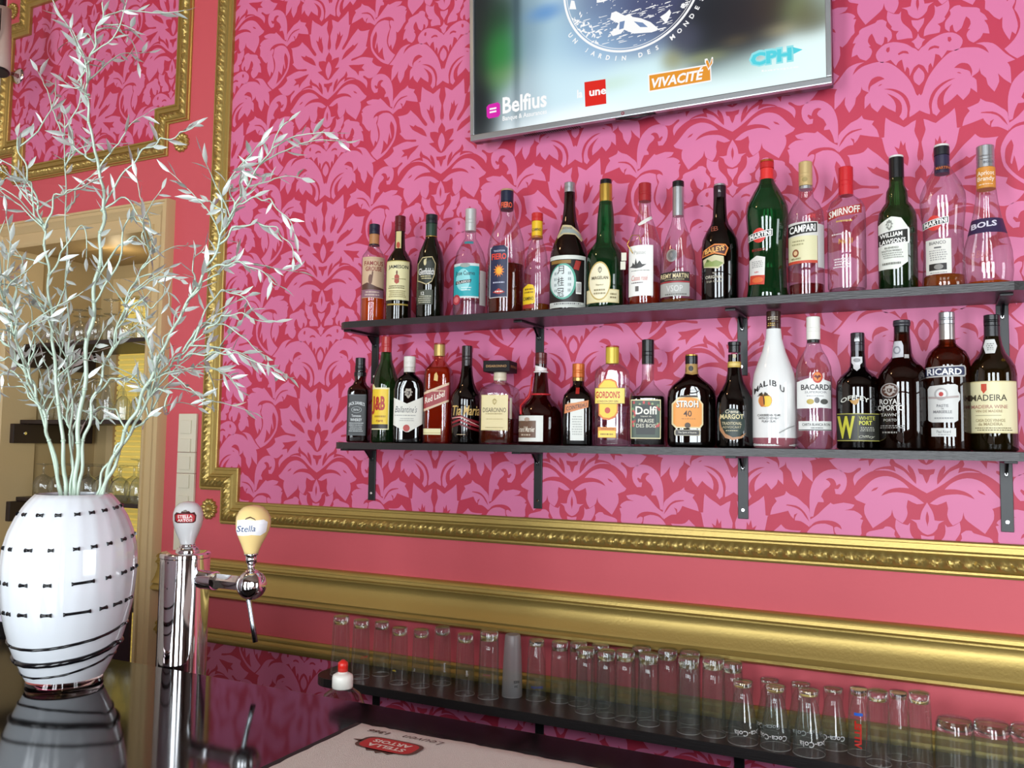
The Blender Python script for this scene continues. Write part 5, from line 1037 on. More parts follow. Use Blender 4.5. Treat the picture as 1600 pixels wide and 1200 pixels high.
for i, (k, px, py, pt, wh) in enumerate(TUMB):
    P = onZ(px, py, ZG); P.y = max(-.163 if k != 'short' else -.155, min(-.06, P.y))
    Tz = onY(px, pt, P.y).z
    lab = 'satin frosted tumbler upside down among the clear ones' if k == 'frosted' else '%s on the low shelf, %s' % (KN[k], wh)
    if k not in kinds:
        g, H = tumbler(k); kinds[k] = (g, H); g['label'] = lab; g['group'] = 'tumblers on the low shelf'
        g.location = (P.x, P.y, ZG+.0004); first = True
        s_ = (Tz-ZG)/H; s_ = max(.92, min(1.08, s_)) if k != 'short' else 1; g.scale = (s_,)*3
    else:
        src, H = kinds[k]; s_ = max(.92, min(1.08, (Tz-ZG)/H)) if k != 'short' else 1
        g = src.copy(); C.objects.link(g); g.location = (P.x, P.y, ZG+.0004); g.scale = (s_,)*3; g['label'] = lab; g['group'] = 'tumblers on the low shelf'
        for ch in src.children:
            if ch.name.startswith('printed'): continue
            c = ch.copy(); C.objects.link(c); c.parent = g
        first = False
    az = az_cam((P.x, P.y))
    if k == 'cola': print_on(g, 'Coca-Cola', WPRINT, az+(.5 if i % 2 else -.3), .028, .0325, .012, bold=.01)
    elif k == 'frosted': print_on(g, 'RIES', mat('black_print', '22262A'), az+.45, .042, .027, .007); print_on(g, '2cl', mat('black_print', '22262A'), az+.4, .03, .027, .006)
    elif i in PR:
        t, c, a, z = PR[i]; print_on(g, t, mat('glassprint_'+c, c, .5), az+a, z, .0262, .006 if i not in (9,) else .008, vertical=i in (4, 5, 6))
    elif 'red with' in wh:
        print_on(g, 'VITTEL'[:6], mat('glassprint_red', 'D82A1E', .4), az-.1, .05, .0268, .016, vertical=True, bold=.05)
        mb = MB(); mb.rings([[((.0255)*math.sin(az-.45+.8*j/8), -(.0255)*math.cos(az-.45+.8*j/8), z) for j in range(9)] for z in (.094, .101)], mat('glassprint_blue', '2A6AD8', .4), False); mb.build('printed_bar', g)

# ---------------------------------------------------------------- the bar counter and what is behind its edge
CZ = 1.15; CE = -1.098
COUNTER = mat('glossy_black_counter', '0E0B0B', 0.07, 0, 0.5)
o = thing('bar_counter', 'glossy black bar counter top that mirrors the vase and tap tower', 'counter', (-.6, -1.56, 0))
MB().box(-2.0, .6, -.38, CE+1.56, CZ-.03, CZ, COUNTER, .002).build('counter_top', o)
MB().box(-1.98, .58, -.3, CE+1.56-.04, .0, CZ-.03, mat('dark_counter_panel', '241A18', .5)).build('counter_base', o)
UZ = .93
o = thing('underbar_worktop', 'low steel work top hidden behind the bar counter edge', 'worktop', (-.6, -.89, 0))
MB().box(-2.0, .6, -.165, .2, UZ-.03, UZ, mat('brushed_steel', '8A8C8E', .35, .9), .002).build('top', o)
MB().box(-1.98, .58, -.15, .18, 0, UZ-.03, mat('dark_cabinet', '1E1A1A', .5)).build('cabinet', o)

TB = onZ(566, 1126, CZ+.008); TLX, TLY = TB.x+.316, TB.y-.146
# beer towel on a black rubber mat
o = thing('rubber_mat', 'black rubber bar mat under the beige bar towel', 'mat', (TLX, TLY, CZ))
MB().box(-.327, .36, -.28, .147, .0003, .004, mat('black_rubber', '121113', .7), .0015).build('mat', o)
tw = thing('bar_towel', 'beige terry bar towel with a red brewery badge on the counter', 'towel', (TLX, TLY, CZ+.0043))
TOW = mat('beige_terry', 'E8DDD3', .95, 0, .1, bump=(900, .9), var=(300, .12))
mb = MB(); nx, ny = 70, 34; g = []
rr = random.Random(2)
for j in range(ny+1):
    row = []
    for i in range(nx+1):
        x = -.316+.66*i/nx; y = -.3+.446*j/ny
        e = .0035 if 0 < i < nx and 0 < j < ny else 0
        if i in (0, nx): x += rr.uniform(-.0015, .0015)
        if j in (0, ny): y += rr.uniform(-.0015, .0015)
        row.append((x, y, e+.0006*math.sin(17*x)*math.sin(23*y)-(.0008 if (abs(x+.298) < .004 or abs(y-.128) < .004) else 0)))
    g.append(row)
vg = [[mb.bm.verts.new(p) for p in r] for r in g]
for j in range(ny):
    for i in range(nx): mb.face([vg[j][i], vg[j][i+1], vg[j+1][i+1], vg[j+1][i]], TOW, True)
mb.build('cloth', tw)
def tw_uv(px, py): q = onZ(px, py, CZ+.009)-tw.location; return q.x, q.y
mb = MB()
rx, ry = tw_uv(608, 1165); 
def flip(x, y, l=0, cx=rx, cy=ry): return (cx-x, cy-y, .0046+.0002*l)
def towpoly(pts, m, l): mb.poly([flip(x, y, l) for x, y in pts], m)
DK, RDD, WHT = mat('towel_dark_print', '5A3A30', .9), mat('towel_red_print', 'B42A28', .9), mat('towel_white_print', 'DCC9BE', .9)
def cart(s, l, m):
    pts = []
    for i in range(40):
        a = 2*PI*i/40; c, q = math.cos(a), math.sin(a)
        pts.append((s*.040*(abs(c)**.5)*(1 if c > 0 else -1)+0, s*.0195*(abs(q)**.5)*(1 if q > 0 else -1)))
    towpoly(pts, m, l)
cart(1.14, 0, DK); cart(1, 1, RDD)
towpoly([(-.024, .019), (.024, .019), (.016, .028), (.006, .025), (0, .031), (-.006, .025), (-.016, .028)], DK, 0)
towpoly([(.043, .005), (.057, .0), (.043, -.005)], DK, 0)
put_text(mb, 'STELLA', WHT, lambda x, y: flip(x, y+.0075, 2), w=.057, h=.0105, bold=.03)
put_text(mb, 'ARTOIS', WHT, lambda x, y: flip(x, y-.0075, 2), w=.057, h=.0105, bold=.03)
cx2, cy2 = tw_uv(648, 1154)
put_text(mb, 'Leuven', DK, lambda x, y: flip(x, y, 0, cx2+.012, cy2), w=.062, h=.013, shear=.35)
cx3, cy3 = tw_uv(592, 1143.5)
put_text(mb, '1366', DK, lambda x, y: flip(x, y, 0, cx3, cy3), w=.034, h=.010, bold=.04, shear=.2)
mb.build('printed_badge', tw)

# soap bottle behind the counter edge
P = onY(535, 1075, -1.0)
o = thing('soap_bottle', 'clear squeeze bottle with white collar and red cap behind the counter edge', 'bottle', (P.x, -1.0, UZ+.0004)); k = mpp(P)
zc = P.z-UZ
MB().lathe([(.036, 0), (.04, .006), (.041, .06), (.041, zc-.05), (.039, zc-.03), (.03, zc-.01), (.016*1, zc)], glass('soap_clear', 'E4D4D6', '8E7A7E'), 36, cap1=False).build('body', o)
MB().lathe([(.0165, zc), (.0175, zc+.002), (.0175, zc+.017), (.0165, zc+.0215), (.0115, zc+.0245), (.008, zc+.0255), (.0075, zc+.029)], WHITEPL, 32).build('collar', o)
MB().lathe([(.0085, zc+.0275), (.0085, zc+.040), (.0075, zc+.043), (.005, zc+.0445), (.003, zc+.0465)], mat('red_cap_plastic', 'D2281E', .3), 24).build('cap', o)

# ---------------------------------------------------------------- beer tap tower
TY = CE+.047
Pb = onY(283, 1042, TY); kt = mpp(Pb); Rt = 37.3*kt; X0 = Pb.x
ztop = onY(292, 866, TY).z
t = thing('beer_tap_tower', 'chrome beer tap tower with white and cream tap handles', 'beer tap', (X0, TY, UZ+.0004))
h = ztop-UZ
MB().lathe([(Rt*1.25, 0), (Rt*1.25, .008), (Rt*1.02, .012), (Rt, .016), (Rt, h-.006)], CHROME, 64, cap1=False).build('column', t, sharp=40)
MB().lathe([(Rt, h-.0065), (Rt*1.03, h-.005), (Rt*1.03, h+.001), (Rt*.97, h+.0035), (Rt*.9, h+.004)], CHROME, 64).build('cap', t, sharp=40)
def loc(px, py): q = onY(px, py, TY); return Vector((q.x-X0, 0, q.z-UZ))
ball = loc(393, 914); c0 = loc(322, 917); cz = ball.z
rb = 22.3*kt
mb = MB(); mb.tube([(c0.x-.012, 0, cz), (c0.x+.022, 0, cz), (c0.x+.0225, 0, cz)], [14.2*kt, 14.2*kt, 12*kt], CHROME, 32)
mb.tube([(c0.x+.022, 0, cz), (c0.x+.025, 0, cz), (ball.x-rb*.7, 0, cz)], [11.5*kt, 12*kt, 12*kt], CHROME, 6, smooth=False); mb.build('shank', t, sharp=40)
mb = MB().sphere(ball, rb, CHROME, u=40, v=24)
vdir = (CAM-Vector((X0+ball.x, TY, UZ+ball.z))).normalized()
mb.tube([ball+vdir*rb*.9, ball+vdir*(rb*1.03)], [.0045, .004], CHROME, 16); mb.build('tap_ball', t)
s0, s1 = loc(388.5, 936), loc(399, 1004)
MB().tube([s0+(ball-s0)*.3, s0, s0.lerp(s1, .5), s1], [.0042, .0042, .004, .0044], mat('steel_spout', 'AEB6BC', .2, 1.0), 16).build('spout', t)
def handle(name, pts, m, ring_pts, mark):
    """pts: (px, py, half width px) from top to bottom"""
    cxs = []
    prof = []
    for px, py, hw in pts:
        q = loc(px, py); prof.append((max(.0005, hw*kt), q.z)); cxs.append(q.x)
    mb = MB(); R = []
    for (r, z), x in zip(prof, cxs): R.append([(x+r*math.sin(2*PI*i/40), -r*math.cos(2*PI*i/40), z) for i in range(40)])
    mb.rings(R, m, True, True, True); o = mb.build(name, t)
    mb = MB()
    for px, py, hw, py2, hw2 in ring_pts:
        a, b_ = loc(px, py), loc(px, py2); mb.tube([b_, a], [hw2*kt, hw*kt], CHROME, 28)
    mb.build('ferrule', o)
    return o, prof, cxs
WHT_H = mat('white_porcelain', 'D9DADA', .12, coat=.5); CRM_H = mat('cream_porcelain', 'E6C988', .2, coat=.3)
oW, pW, cW = handle('tap_handle', [(294, 783.5, 1), (294, 784.5, 8), (294, 787, 14), (294, 793, 19.5), (294, 802, 22.5), (294, 812, 23), (293.5, 822, 21), (293, 832, 17.5), (293, 842, 13), (293, 849, 11), (293, 851, 10.5)], WHT_H, [(293, 850.5, 12, 855, 12.5), (293, 855, 15, 866, 20)], None)
oC, pC, cC = handle('tap_handle', [(396, 789.5, 1), (396, 790.5, 9), (396, 793, 15), (396, 799, 21), (396, 808, 25), (396, 817, 26), (395, 828, 24.5), (394, 839, 20.5), (393, 850, 15.5), (392.5, 860, 11.5), (392.5, 866, 10)], CRM_H, [(392.5, 865, 10.5, 867.5, 10.5), (392.5, 867.5, 8, 880, 8), (392.5, 880, 6, 891, 5), (392.5, 891, 8, 897, 9)], None)
oW['label'] = 'white tap handle with a red brewery badge'; oC['label'] = 'cream tap handle with a handwritten note taped on'
def on_handle(prof, cxs, px, py, lift):
    """point on a handle's near surface for a photo pixel"""
    z = onD(px, py, depth((X0, TY, UZ+h))-.02).z-UZ
    ps = sorted(zip([p[1] for p in prof], [p[0] for p in prof], cxs)); r, cx = ps[-1][1], ps[-1][2]
    for (z0, r0, x0), (z1, r1, x1) in zip(ps, ps[1:]):
        if z0 <= z <= z1: f = (z-z0)/max(1e-9, z1-z0); r = r0+(r1-r0)*f; cx = x0+(x1-x0)*f; break
    az = az_cam((X0, TY)); s = max(-.98, min(.98, (px-(loc(0, 0).x*0+800+0) if False else 0)))
    pc = 294 if cxs is cW else 395
    s = max(-.98, min(.98, (px-pc)*kt/r)); a = az+math.asin(s)
    return (cx+(r+lift)*math.sin(a), -(r+lift)*math.cos(a), z)
mb = MB()
def hp(prof, cxs, pts, m, lift, mb):
    b_ = bmesh.new(); b_.faces.new([b_.verts.new((p[0], p[1], 0)) for p in pts]); b_.normal_update(); bmesh.ops.triangulate(b_, faces=b_.faces[:])
    for ax_ in (0, 1):
        lo, hi = min(p[ax_] for p in pts), max(p[ax_] for p in pts); n = int((hi-lo)/2.5)
        for i in range(1, n+1):
            co = [0, 0, 0]; co[ax_] = lo+(hi-lo)*i/(n+1); no = [0, 0, 0]; no[ax_] = 1
            bmesh.ops.bisect_plane(b_, geom=b_.verts[:]+b_.edges[:]+b_.faces[:], plane_co=co, plane_no=no)
    for v in b_.verts: v.co = Vector(on_handle(prof, cxs, v.co.x, v.co.y, lift))
    mb.merge(b_, m)
def ht(prof, cxs, t_, cx, cy, w, h_, m, lift, mb, bold=.02, slope=0, shear=0):
    put_text(mb, t_, m, lambda x, y: on_handle(prof, cxs, cx+x, cy-y+slope*x, lift), w=w, h=h_, bold=bold, shear=shear)
BD, BRD = mat('badge_dark', '4A1A1C', .3), mat('badge_red', 'B81E2A', .3)
hp(pW, cW, [(274, 805), (277, 801), (283, 802), (285, 799), (290, 800), (295, 799), (298, 802), (303, 801), (306, 806), (305, 815), (302, 817.5), (278, 817.5), (274.5, 815)], BD, .0003, mb)
hp(pW, cW, [(276, 806), (279, 803.5), (300, 803.5), (304, 807), (303, 814), (300, 816), (279, 816), (276.5, 813)], BRD, .0006, mb)
ht(pW, cW, 'STELLA', 289.5, 807.5, 21, 4.8, mat('badge_white', 'EDE6E0', .3), .0009, mb); ht(pW, cW, 'ARTOIS', 289.5, 813.3, 21, 4.4, mat('badge_white', 'EDE6E0', .3), .0009, mb)
hp(pW, cW, [(286, 800), (288, 797.5), (291, 797), (293, 799), (291, 800.5)], mat('badge_silver', '8E8A7E', .3, .5), .0006, mb)
mb.build('brewery_badge', oW)
mb = MB(); TAPE = mat('white_paper_tape', 'E9E9EC', .6)
hp(pC, cC, [(371.5, 808), (380, 806.5), (395, 808), (408, 807), (414, 811), (413, 826), (405, 831), (392, 829.5), (381, 831), (366.5, 831.5), (371, 828.5)], TAPE, .0006, mb)
hp(pC, cC, [(380, 808.5), (383, 804), (389, 802), (395, 805), (397, 808), (395, 807), (389, 804), (384, 806)], mat('badge_brown', '5A4426', .4), .0003, mb)
ht(pC, cC, 'Stella', 384.5, 820, 25, 9.5, mat('blue_ink', '1C3A6A', .5), .0009, mb, bold=.005, slope=-.05, shear=.1)
mb.build('taped_note', oC)

# ---------------------------------------------------------------- vase
VC = Vector(onZ(101, 1066, CZ)); VC.z = CZ
VX, VY = VC.x, VC.y; kv = mpp((VX, VY, CZ+.15))
DV = depth((VX, VY, CZ+.15))
def vz(py, px=108): return onD(px, py, DV).z-CZ
VPROF = [(54, 1067), (53, 1062), (55, 1054), (62, 1040), (71, 1020), (79, 1000), (87, 970), (92, 945), (95, 920), (96.5, 895), (96.5, 875), (94.5, 853), (89, 830), (80, 808), (68, 788), (58, 776), (54, 772)]
vp = [(hw*kv, max(0, vz(py))) for hw, py in VPROF]; vp[0] = (vp[0][0], 0.0)
vase = thing('vase', 'white glass vase with rows of black dashes on the bar counter', 'vase', (VX, VY, CZ+.0004))
def vr(z):
    for (r0, z0), (r1, z1) in zip(vp, vp[1:]):
        if z0 <= z <= z1: return r0+(r1-r0)*(z-z0)/max(1e-9, z1-z0)
    return vp[-1][0]
VW = mat('white_opal_glass', 'D6DADF', .08, coat=.5); VB = mat('black_glass_paint', '0C0C10', .15)
mb = MB(); z_foot = .012; H = vp[-1][1]
zs = [z_foot+(H-z_foot)*i/40 for i in range(41)]
def vring(z, off=0.0, n=96):
    rib = .012*max(0, min(1, (z/H-.25)*2)); out = []
    for i in range(n):
        a = 2*PI*i/n; r = (vr(z)+off)*(1+rib*abs(math.cos(12*a))-rib*.5); out.append((r*math.sin(a), -r*math.cos(a), z))
    return out
R = [vring(z) for z in zs]+[vring(H, -.002), vring(H, -.0045)]+[vring(z, -.0055) for z in reversed(zs[3:])]
mb.rings(R, VW, True, False, True)
AZV = az_cam((VX, VY))
def vpt(px, py, lift=.0):
    z = max(.002, min(H-.001, onD(px, py, DV-.07).z-CZ))
    axis = 101+(1066-py)*.047; s = max(-.995, min(.995, (px-axis)*kv/vr(z))); a = AZV+math.asin(s); r = vr(z)*(1+.003)+lift
    return Vector((r*math.sin(a), -r*math.cos(a), z))
def vpa(a, z, lift=0.0): r = vr(z)*1.003+lift; return Vector((r*math.sin(a), -r*math.cos(a), z))
def dash(x0, x1, y0, y1, rad):
    n = max(3, int(abs(x1-x0)/3)); rr_ = [rad*(1.25 if i in (0, n) else .8) for i in range(n+1)]
    mb.tube([vpt(x0+(x1-x0)*i/n, y0+(y1-y0)*i/n) for i in range(n+1)], rr_, VB, 8)
rows = [(806, 794, [(37, 39), (47, 51), (66, 74), (90, 98), (115, 123), (135, 142), (153, 159), (169, 175), (180, 184), (186.5, 189.5)]),
        (858, 846, [(20, 21.5), (30, 33), (51, 60), (81, 88), (113, 122), (137, 145), (159, 165), (179, 185), (194, 196), (201, 203)]),
        (911, 898, [(16, 17.5), (23, 28), (44, 54), (75, 85), (111, 141), (157, 163), (179, 185), (193, 196), (201, 202.5)]),
        (957, 946, [(21, 23), (27, 31), (42, 53), (71, 85), (100, 136), (148, 158), (167, 178), (184, 194)])]
for y0, y1, ds in rows:
    def yy(x): t_ = max(0, (x-90)/110); return y0-(y0-y1)*t_*t_
    for a, b_ in ds: dash(a, b_, yy(a), yy(b_), .0028)
    for i in range(9):    # the far side carries the same dashes
        a = AZV+PI*.62+i*PI*.76/8; z = onD(105, y0, DV-.07).z-CZ
        mb.tube([vpa(a, z), vpa(a+.04, z), vpa(a+.08, z)], .0016, VB, 6)
def swirl(pts, rad):
    P_ = [vpt(*p, rad*.35) for p in pts]; mb.tube(P_, rad, VB, 8)
    a0 = math.atan2(P_[-1].x, -P_[-1].y); a1 = math.atan2(P_[0].x, -P_[0].y)+2*PI
    mb.tube([vpa(a0+(a1-a0)*i/24, P_[-1].z+(P_[0].z-P_[-1].z)*i/24) for i in range(25)], rad, VB, 8)
swirl([(32, 1011), (45, 1012), (60, 1012), (80, 1010.5), (100, 1008), (120, 1005), (140, 1002), (160, 997), (172, 993), (181, 989)], .0023)
swirl([(39, 1037), (50, 1038.5), (65, 1038), (85, 1036.5), (105, 1034), (125, 1031.5), (145, 1027), (158, 1023), (168, 1018)], .0044)
swirl([(47, 1060), (60, 1060.5), (80, 1058), (100, 1055.5), (120, 1051), (140, 1046), (152, 1042), (161, 1037)], .0018)
mb.build('vase_body', vase)
mb = MB(); mb.lathe([(vp[0][0]*.95, 0), (vp[0][0]*1.02, .003), (vp[1][0], z_foot), (vp[1][0]*.9, z_foot+.001)], thick_glass('clear_foot_glass', 'FFE9EC'), 64); mb.build('clear_foot', vase, sharp=50)

# ---------------------------------------------------------------- silvered twig branches
LEAF = mat('silver_green_leaf', 'C4CAC4', .36, .3, var=(14, .18)); TWIG = mat('pale_green_twig', 'B2C4B2', .45, .15, var=(10, .15))
rb_ = random.Random(21)
def leaf(mb, p, d, L):
    d = d.normalized(); s = d.orthogonal().normalized(); s.rotate(Matrix.Rotation(rb_.uniform(0, 2*PI), 3, d)); n = d.cross(s)
    curl = rb_.uniform(-.5, .5)
    A, Bv = [], []
    prof = ((0, .03), (.18, .6), (.42, 1), (.68, .75), (.88, .3), (1, 0.02))
    rows = []
    for f, wv in prof:
        c = p+d*L*f+n*(curl*L*f*f*.6); hw = L*.12*wv
        rows.append([c-s*hw+n*hw*.35, c, c+s*hw+n*hw*.35])
    vr_ = [[mb.bm.verts.new(q) for q in r] for r in rows]
    for a, b_ in zip(vr_, vr_[1:]):
        mb.face([a[0], a[1], b_[1], b_[0]], LEAF, True); mb.face([a[1], a[2], b_[2], b_[1]], LEAF, True)
def spline(P, n):
    out = []
    for i in range(len(P)-1):
        p0 = P[max(0, i-1)]; p1 = P[i]; p2 = P[i+1]; p3 = P[min(len(P)-1, i+2)]
        for k in range(n):
            t_ = k/n; out.append(.5*((2*p1)+(p2-p0)*t_+(2*p0-5*p1+4*p2-p3)*t_*t_+(3*p1-p0-3*p2+p3)*t_**3))
    out.append(P[-1]); return out
def wob(pts, amp):
    ph = [rb_.uniform(0, 6.28) for _ in range(3)]; n = len(pts)
    return [p+Vector((math.sin(i*.9+ph[0]), math.sin(i*.8+ph[1]), math.sin(i*1.0+ph[2])))*amp*min(1, i/4) for i, p in enumerate(pts)]
def branch(label, main, dy, sides, nrand, seedv, r0=.0042, nleaf=1.0):
    """main, sides: photo pixels; dy: how far the tip lies in front of or behind the vase axis"""
    rb_.seed(seedv)
    y0 = VY+dy*.1
    root = Vector((VX, VY, CZ))
    t_ = thing('twig_branch', label, 'branch', (VX, VY, CZ+.05), 'silvered branches in the vase')
    org = Vector(t_.location)
    def w(px, py, f, e=0): return onD(px, py, DV+dy*f+e)-org
    n = len(main); P = [w(x, y, i/(n-1)) for i, (x, y) in enumerate(main)]
    # tail inside the vase down to its floor
    P0 = Vector((VX+(P[0].x+org.x-VX)*.25, VY+(P[0].y+org.y-VY)*.25, CZ+.03))-org
    st = MB(); lf = MB()
    path = [P0]+spline(P, 8); r0 *= .78; path = path[:1]+wob(path[1:], .0022)
    N = len(path); rad = [r0*(1-.72*i/(N-1)) for i in range(N)]
    st.tube(path, rad, TWIG, 7)
    for i in range(9, N-1, 5):   # nodes
        st.tube([path[i]-(path[i+1]-path[i]).normalized()*.002, path[i], path[i]+(path[i+1]-path[i]).normalized()*.002], [rad[i], rad[i]*1.35, rad[i]], TWIG, 7)
    def dress(pp, dens):
        d_acc = 0
        for i in range(2, len(pp)-1):
            d_acc += (pp[i]-pp[i-1]).length
            if d_acc > .0145/dens:
                d_acc = rb_.uniform(-.008, .004); t = (pp[i+1]-pp[i]).normalized(); s = t.orthogonal(); s.rotate(Matrix.Rotation(rb_.uniform(0, 6.28), 3, t))
                leaf(lf, pp[i], t*.8+s*rb_.uniform(.35, .9), rb_.uniform(.02, .036))
        leaf(lf, pp[-1], (pp[-1]-pp[-2]), rb_.uniform(.022, .034))
    up = [p for p in path if (p.z+org.z) > CZ+.42]
    if len(up) > 3: dress(up, .8*nleaf)
    for sd in sides:
        e = rb_.uniform(-.03, .03)
        f0 = min(1, max(0, (772-sd[0][1])/max(1, 772-main[-1][1])))
        S = [w(x, y, f0, e*i/(len(sd)-1)) for i, (x, y) in enumerate(sd)]
        pp = wob(spline(S, 7), .0025); M_ = len(pp); st.tube(pp, [.0019*(1-.6*i/(M_-1)) for i in range(M_)], TWIG, 5); dress(pp, 1.0*nleaf)
    for q in range(nrand):
        i = rb_.randrange(int(N*.28), N-2); p = path[i]; t = (path[i+1]-path[i]).normalized()
        s = t.orthogonal(); s.rotate(Matrix.Rotation(rb_.uniform(0, 6.28), 3, t)); d = (t*.9+s*rb_.uniform(.3, .8)).normalized()
        L = rb_.uniform(.07, .19); k = 12; pp = [p]; bend = Vector((rb_.uniform(-1, 1), rb_.uniform(-1, 1), rb_.uniform(-1.0, .6)))*.14
        for j in range(k):
            d = (d+bend*.5+Vector((rb_.gauss(0, .12), rb_.gauss(0, .12), rb_.gauss(0, .12)))).normalized(); pp.append(pp[-1]+d*L/k)
        st.tube(pp, [.0015*(1-.6*j/k) for j in range(k+1)], TWIG, 5); dress(pp, 1.1*nleaf)
    st.build('stem', t_); lf.build('leaves', t_)
    return t_
branch('tallest twig branch, rising up the middle to the top of the photo', [(117, 772), (122, 690), (135, 560), (148, 460), (158, 370), (163, 320), (155, 265), (142, 205), (136, 150), (140, 100), (152, 50), (163, 5)], .0,
    [[(158, 330), (180, 290), (215, 245), (245, 222), (275, 212), (303, 197)], [(140, 150), (128, 140), (103, 131)], [(137, 165), (125, 130), (133, 105), (150, 90)], [(152, 250), (135, 245), (115, 228), (108, 212)], [(165, 325), (195, 310), (218, 340), (225, 375)], [(150, 440), (185, 385), (215, 372), (235, 395)], [(146, 475), (180, 420), (200, 345), (222, 350), (245, 392)]], 9, 3, .0052)
branch('thin upright twig branch left of the tallest one', [(110, 772), (112, 680), (108, 560), (104, 430), (103, 320), (101, 230), (100, 178)], .06, [[(103, 245), (115, 235), (130, 240)], [(104, 330), (120, 300), (135, 290)]], 5, 5, .003, .7)
branch('bushy twig branch leaning left past the beige casing', [(103, 772), (98, 690), (88, 600), (82, 520), (76, 440), (70, 370), (58, 320), (40, 265), (25, 215)], -.04,
    [[(58, 320), (42, 300), (35, 283), (5, 280)], [(70, 360), (85, 310), (105, 300), (140, 287)], [(66, 350), (52, 330), (50, 290), (38, 280)], [(84, 520), (60, 470), (40, 430), (30, 400)], [(78, 430), (100, 390), (130, 350), (135, 400)]], 12, 8, .0045)
branch('twig branch bending far left out of the photo', [(96, 772), (78, 690), (62, 630), (42, 580), (22, 520), (5, 460), (-12, 420)], -.08, [[(40, 575), (15, 560), (-10, 565)], [(50, 600), (30, 540), (12, 490), (5, 400)], [(22, 525), (25, 470), (15, 420), (12, 330)], [(64, 640), (40, 610), (12, 600)]], 12, 11, .004)
branch('twig branch low on the left with drooping shoots', [(94, 772), (72, 670), (50, 610), (30, 570), (8, 535), (-15, 520)], .05, [[(60, 635), (30, 590), (8, 580), (-10, 610)], [(50, 605), (45, 555), (60, 515)], [(70, 665), (90, 600), (100, 560)]], 10, 14, .0035)
branch('leafy twig branch right of the tallest one', [(122, 772), (132, 690), (148, 620), (168, 560), (188, 500), (205, 450), (228, 410), (240, 385)], .03, [[(168, 560), (190, 530), (215, 520), (235, 530)], [(190, 500), (215, 470), (240, 480), (258, 452)], [(150, 615), (180, 590), (200, 595), (218, 575)], [(205, 450), (225, 430), (250, 440), (268, 480)]], 9, 17, .004)
branch('long twig branch sweeping right across the gold frame', [(157, 772), (180, 710), (208, 650), (235, 590), (262, 530), (295, 470), (328, 410), (355, 350), (380, 300), (415, 245), (448, 188)], -.05,
    [[(352, 355), (372, 320), (405, 310), (430, 320), (462, 362)], [(340, 385), (370, 355), (410, 350), (440, 365), (460, 400)], [(320, 425), (355, 412), (390, 415), (435, 445)], [(360, 345), (345, 325), (320, 312)], [(366, 330), (362, 300), (357, 288)], [(300, 465), (318, 440), (345, 425), (372, 395)], [(388, 285), (380, 262), (384, 250)], [(392, 277), (400, 270), (412, 280)], [(290, 480), (305, 440), (300, 415), (318, 385)]], 9, 23, .0046, 1.3)
branch('twig branch with curling shoots reaching right over the light switches', [(160, 772), (185, 710), (212, 660), (240, 610), (265, 570), (292, 545), (318, 520)], -.0,
    [[(270, 565), (300, 555), (340, 552), (380, 556), (452, 588)], [(285, 550), (315, 508), (355, 510), (395, 540), (422, 565)], [(262, 575), (285, 600), (305, 612), (318, 628)], [(240, 610), (262, 612), (258, 640), (265, 645)], [(318, 520), (340, 500), (370, 490), (425, 505)], [(300, 540), (330, 470), (360, 455), (400, 485)], [(225, 640), (250, 560), (262, 520), (282, 485)]], 8, 29, .0042, 1.1)
branch('slim twig branch arching low to the right', [(152, 772), (170, 720), (200, 680), (232, 650), (262, 600), (300, 575), (330, 560)], .07, [[(200, 680), (180, 640), (150, 640), (135, 655)], [(232, 650), (215, 600), (180, 580), (165, 560)]], 7, 31, .0032, .8)
branch('short twig branch in the centre with shoots on both sides', [(114, 772), (113, 700), (105, 640), (100, 590), (95, 540), (98, 480)], .1, [[(110, 680), (130, 640), (155, 660), (175, 650)], [(104, 640), (80, 600), (70, 560)], [(100, 590), (120, 540), (140, 520)]], 9, 37, .0032, .9)

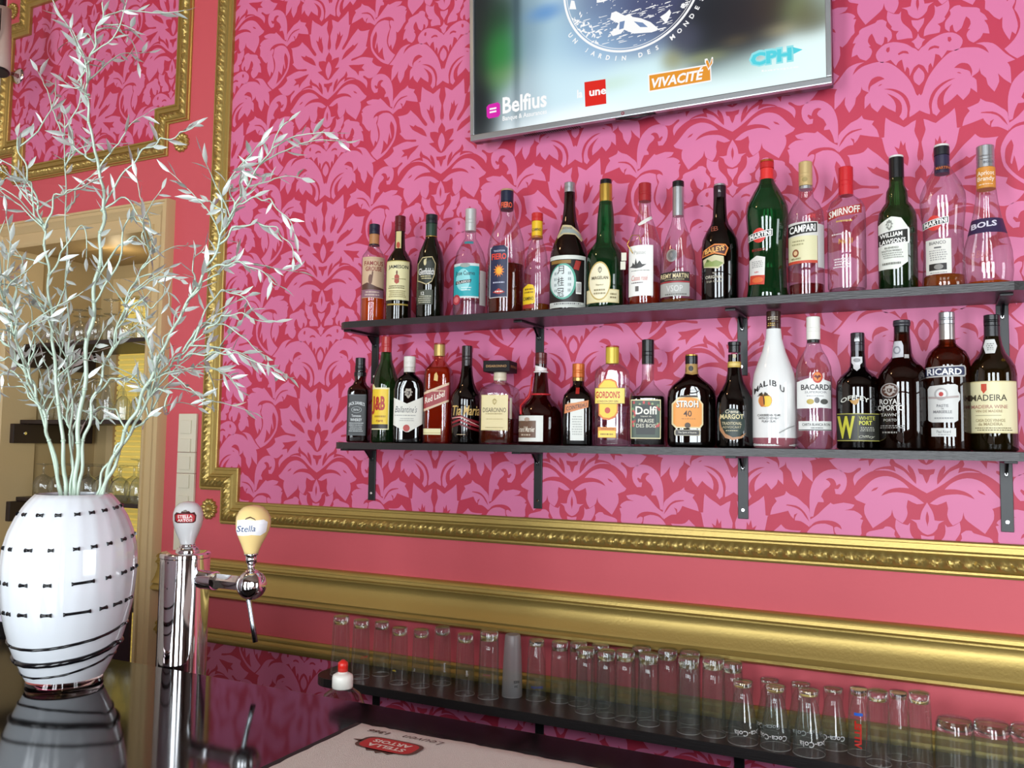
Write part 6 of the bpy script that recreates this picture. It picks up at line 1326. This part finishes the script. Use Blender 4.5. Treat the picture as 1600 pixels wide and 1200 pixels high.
# ---------------------------------------------------------------- things on the wall at the left
sw = thing('light_switch_plate', 'cream column of light switches on the red wall beside the beige casing', 'switch', (-2.345, 0, 1.33))
SWM = mat('ivory_switch', 'D9D2BC', .35)
zz = [(1.30, 1.432), (1.432, 1.505), (1.505, 1.64)]
for a, b_ in zz: MB().box(-.042, .042, -.011, -.001, a-1.33+.0006, b_-1.33-.0006, SWM, .002).build('plate', sw)
for px, py in ((295, 667), (293, 696), (291, 723.5), (289, 752), (288, 785)):
    q = onY(px, py, -.011); zq = q.z-1.33
    o = MB().box(-.026, .022, -.0165, -.0112, zq-.023, zq+.023, SWM, .0015).build('rocker', sw)
o = thing('cable_cover', 'narrow cream cable cover below the switch plates', 'cover', (-2.35, 0, 1.0))
MB().box(-.038, .036, -.012, -.001, .0, .298, SWM, .002).build('cover_strip', o)
sp = thing('spotlight', 'black-lensed spotlight with a cable at the top left photo edge', 'spotlight', (-3.105, -.25, 2.935))
mb = MB(); mb.tube([(-.02, 0, .22), (-.015, 0, .05), (.0, -.01, -.03)], [.03, .034, .036], mat('pale_lamp_body', 'B9A79C', .4), 28); mb.build('lamp_body', sp)
mb = MB(); mb.tube([(.0, -.01, -.0305), (.001, -.011, -.036)], [.034, .030], BLACKPL, 28); mb.build('lens', sp)
mb = MB(); mb.tube([(.018, -.03, .2), (.02, -.03, .12), (.006, -.036, .04), (0, -.032, 0)], .002, BLACKPL, 6); mb.build('cable', sp)
mb = MB(); mb.tube([(-.02, 0, .22), (-.02, .0, .81)], .012, BLACKPL, 12); mb.build('ceiling_rod', sp)
rd = thing('wall_rod', 'clear rod in a round chrome wall flange on the small wallpaper panel', 'rod', (-3.385, 0, 3.04))
mb = MB(); mb.tube([(0, -.0015, 0), (0, -.006, 0), (0, -.012, 0)], [.034, .034, .018], CHROME, 32); mb.build('flange', rd)
for a in (.6, 2.7, 4.8):
    mb = MB(); mb.tube([(.026*math.cos(a), -.0055, .026*math.sin(a)), (.026*math.cos(a), -.0085, .026*math.sin(a))], .004, BLACKPL, 12); mb.build('screw', rd)
mb = MB(); mb.tube([(0, -.01, 0), (-.06, -.26, -.005)], .009, glass('rod_acrylic', 'E8C0C4', 'A87A80'), 20); mb.build('rod', rd)
mc = thing('coffee_machine', 'dark machine with a lit white strip at the left photo edge behind the vase', 'machine', (onY(62, 950, -.95).x-.13, -.86, UZ+.0004))
q = onY(5, 925, -.95); top = q.z-UZ
mb = MB().box(-.35, .13, -.1, .16, 0, top, mat('dark_machine', '1E1A1C', .3), .012); mb.build('housing', mc)
mb = MB().box(-.34, .12, -.106, -.0995, top-.062, top-.048, emission('lit_strip', 'E4E0F4', .9), .003); mb.build('light_strip', mc)
for i in range(8):
    mb = MB(); mb.tube([(-.3+i*.05, -.1, top-.1), (-.3+i*.05, -.106, top-.1)], .009, CHROME, 16); mb.build('button', mc)
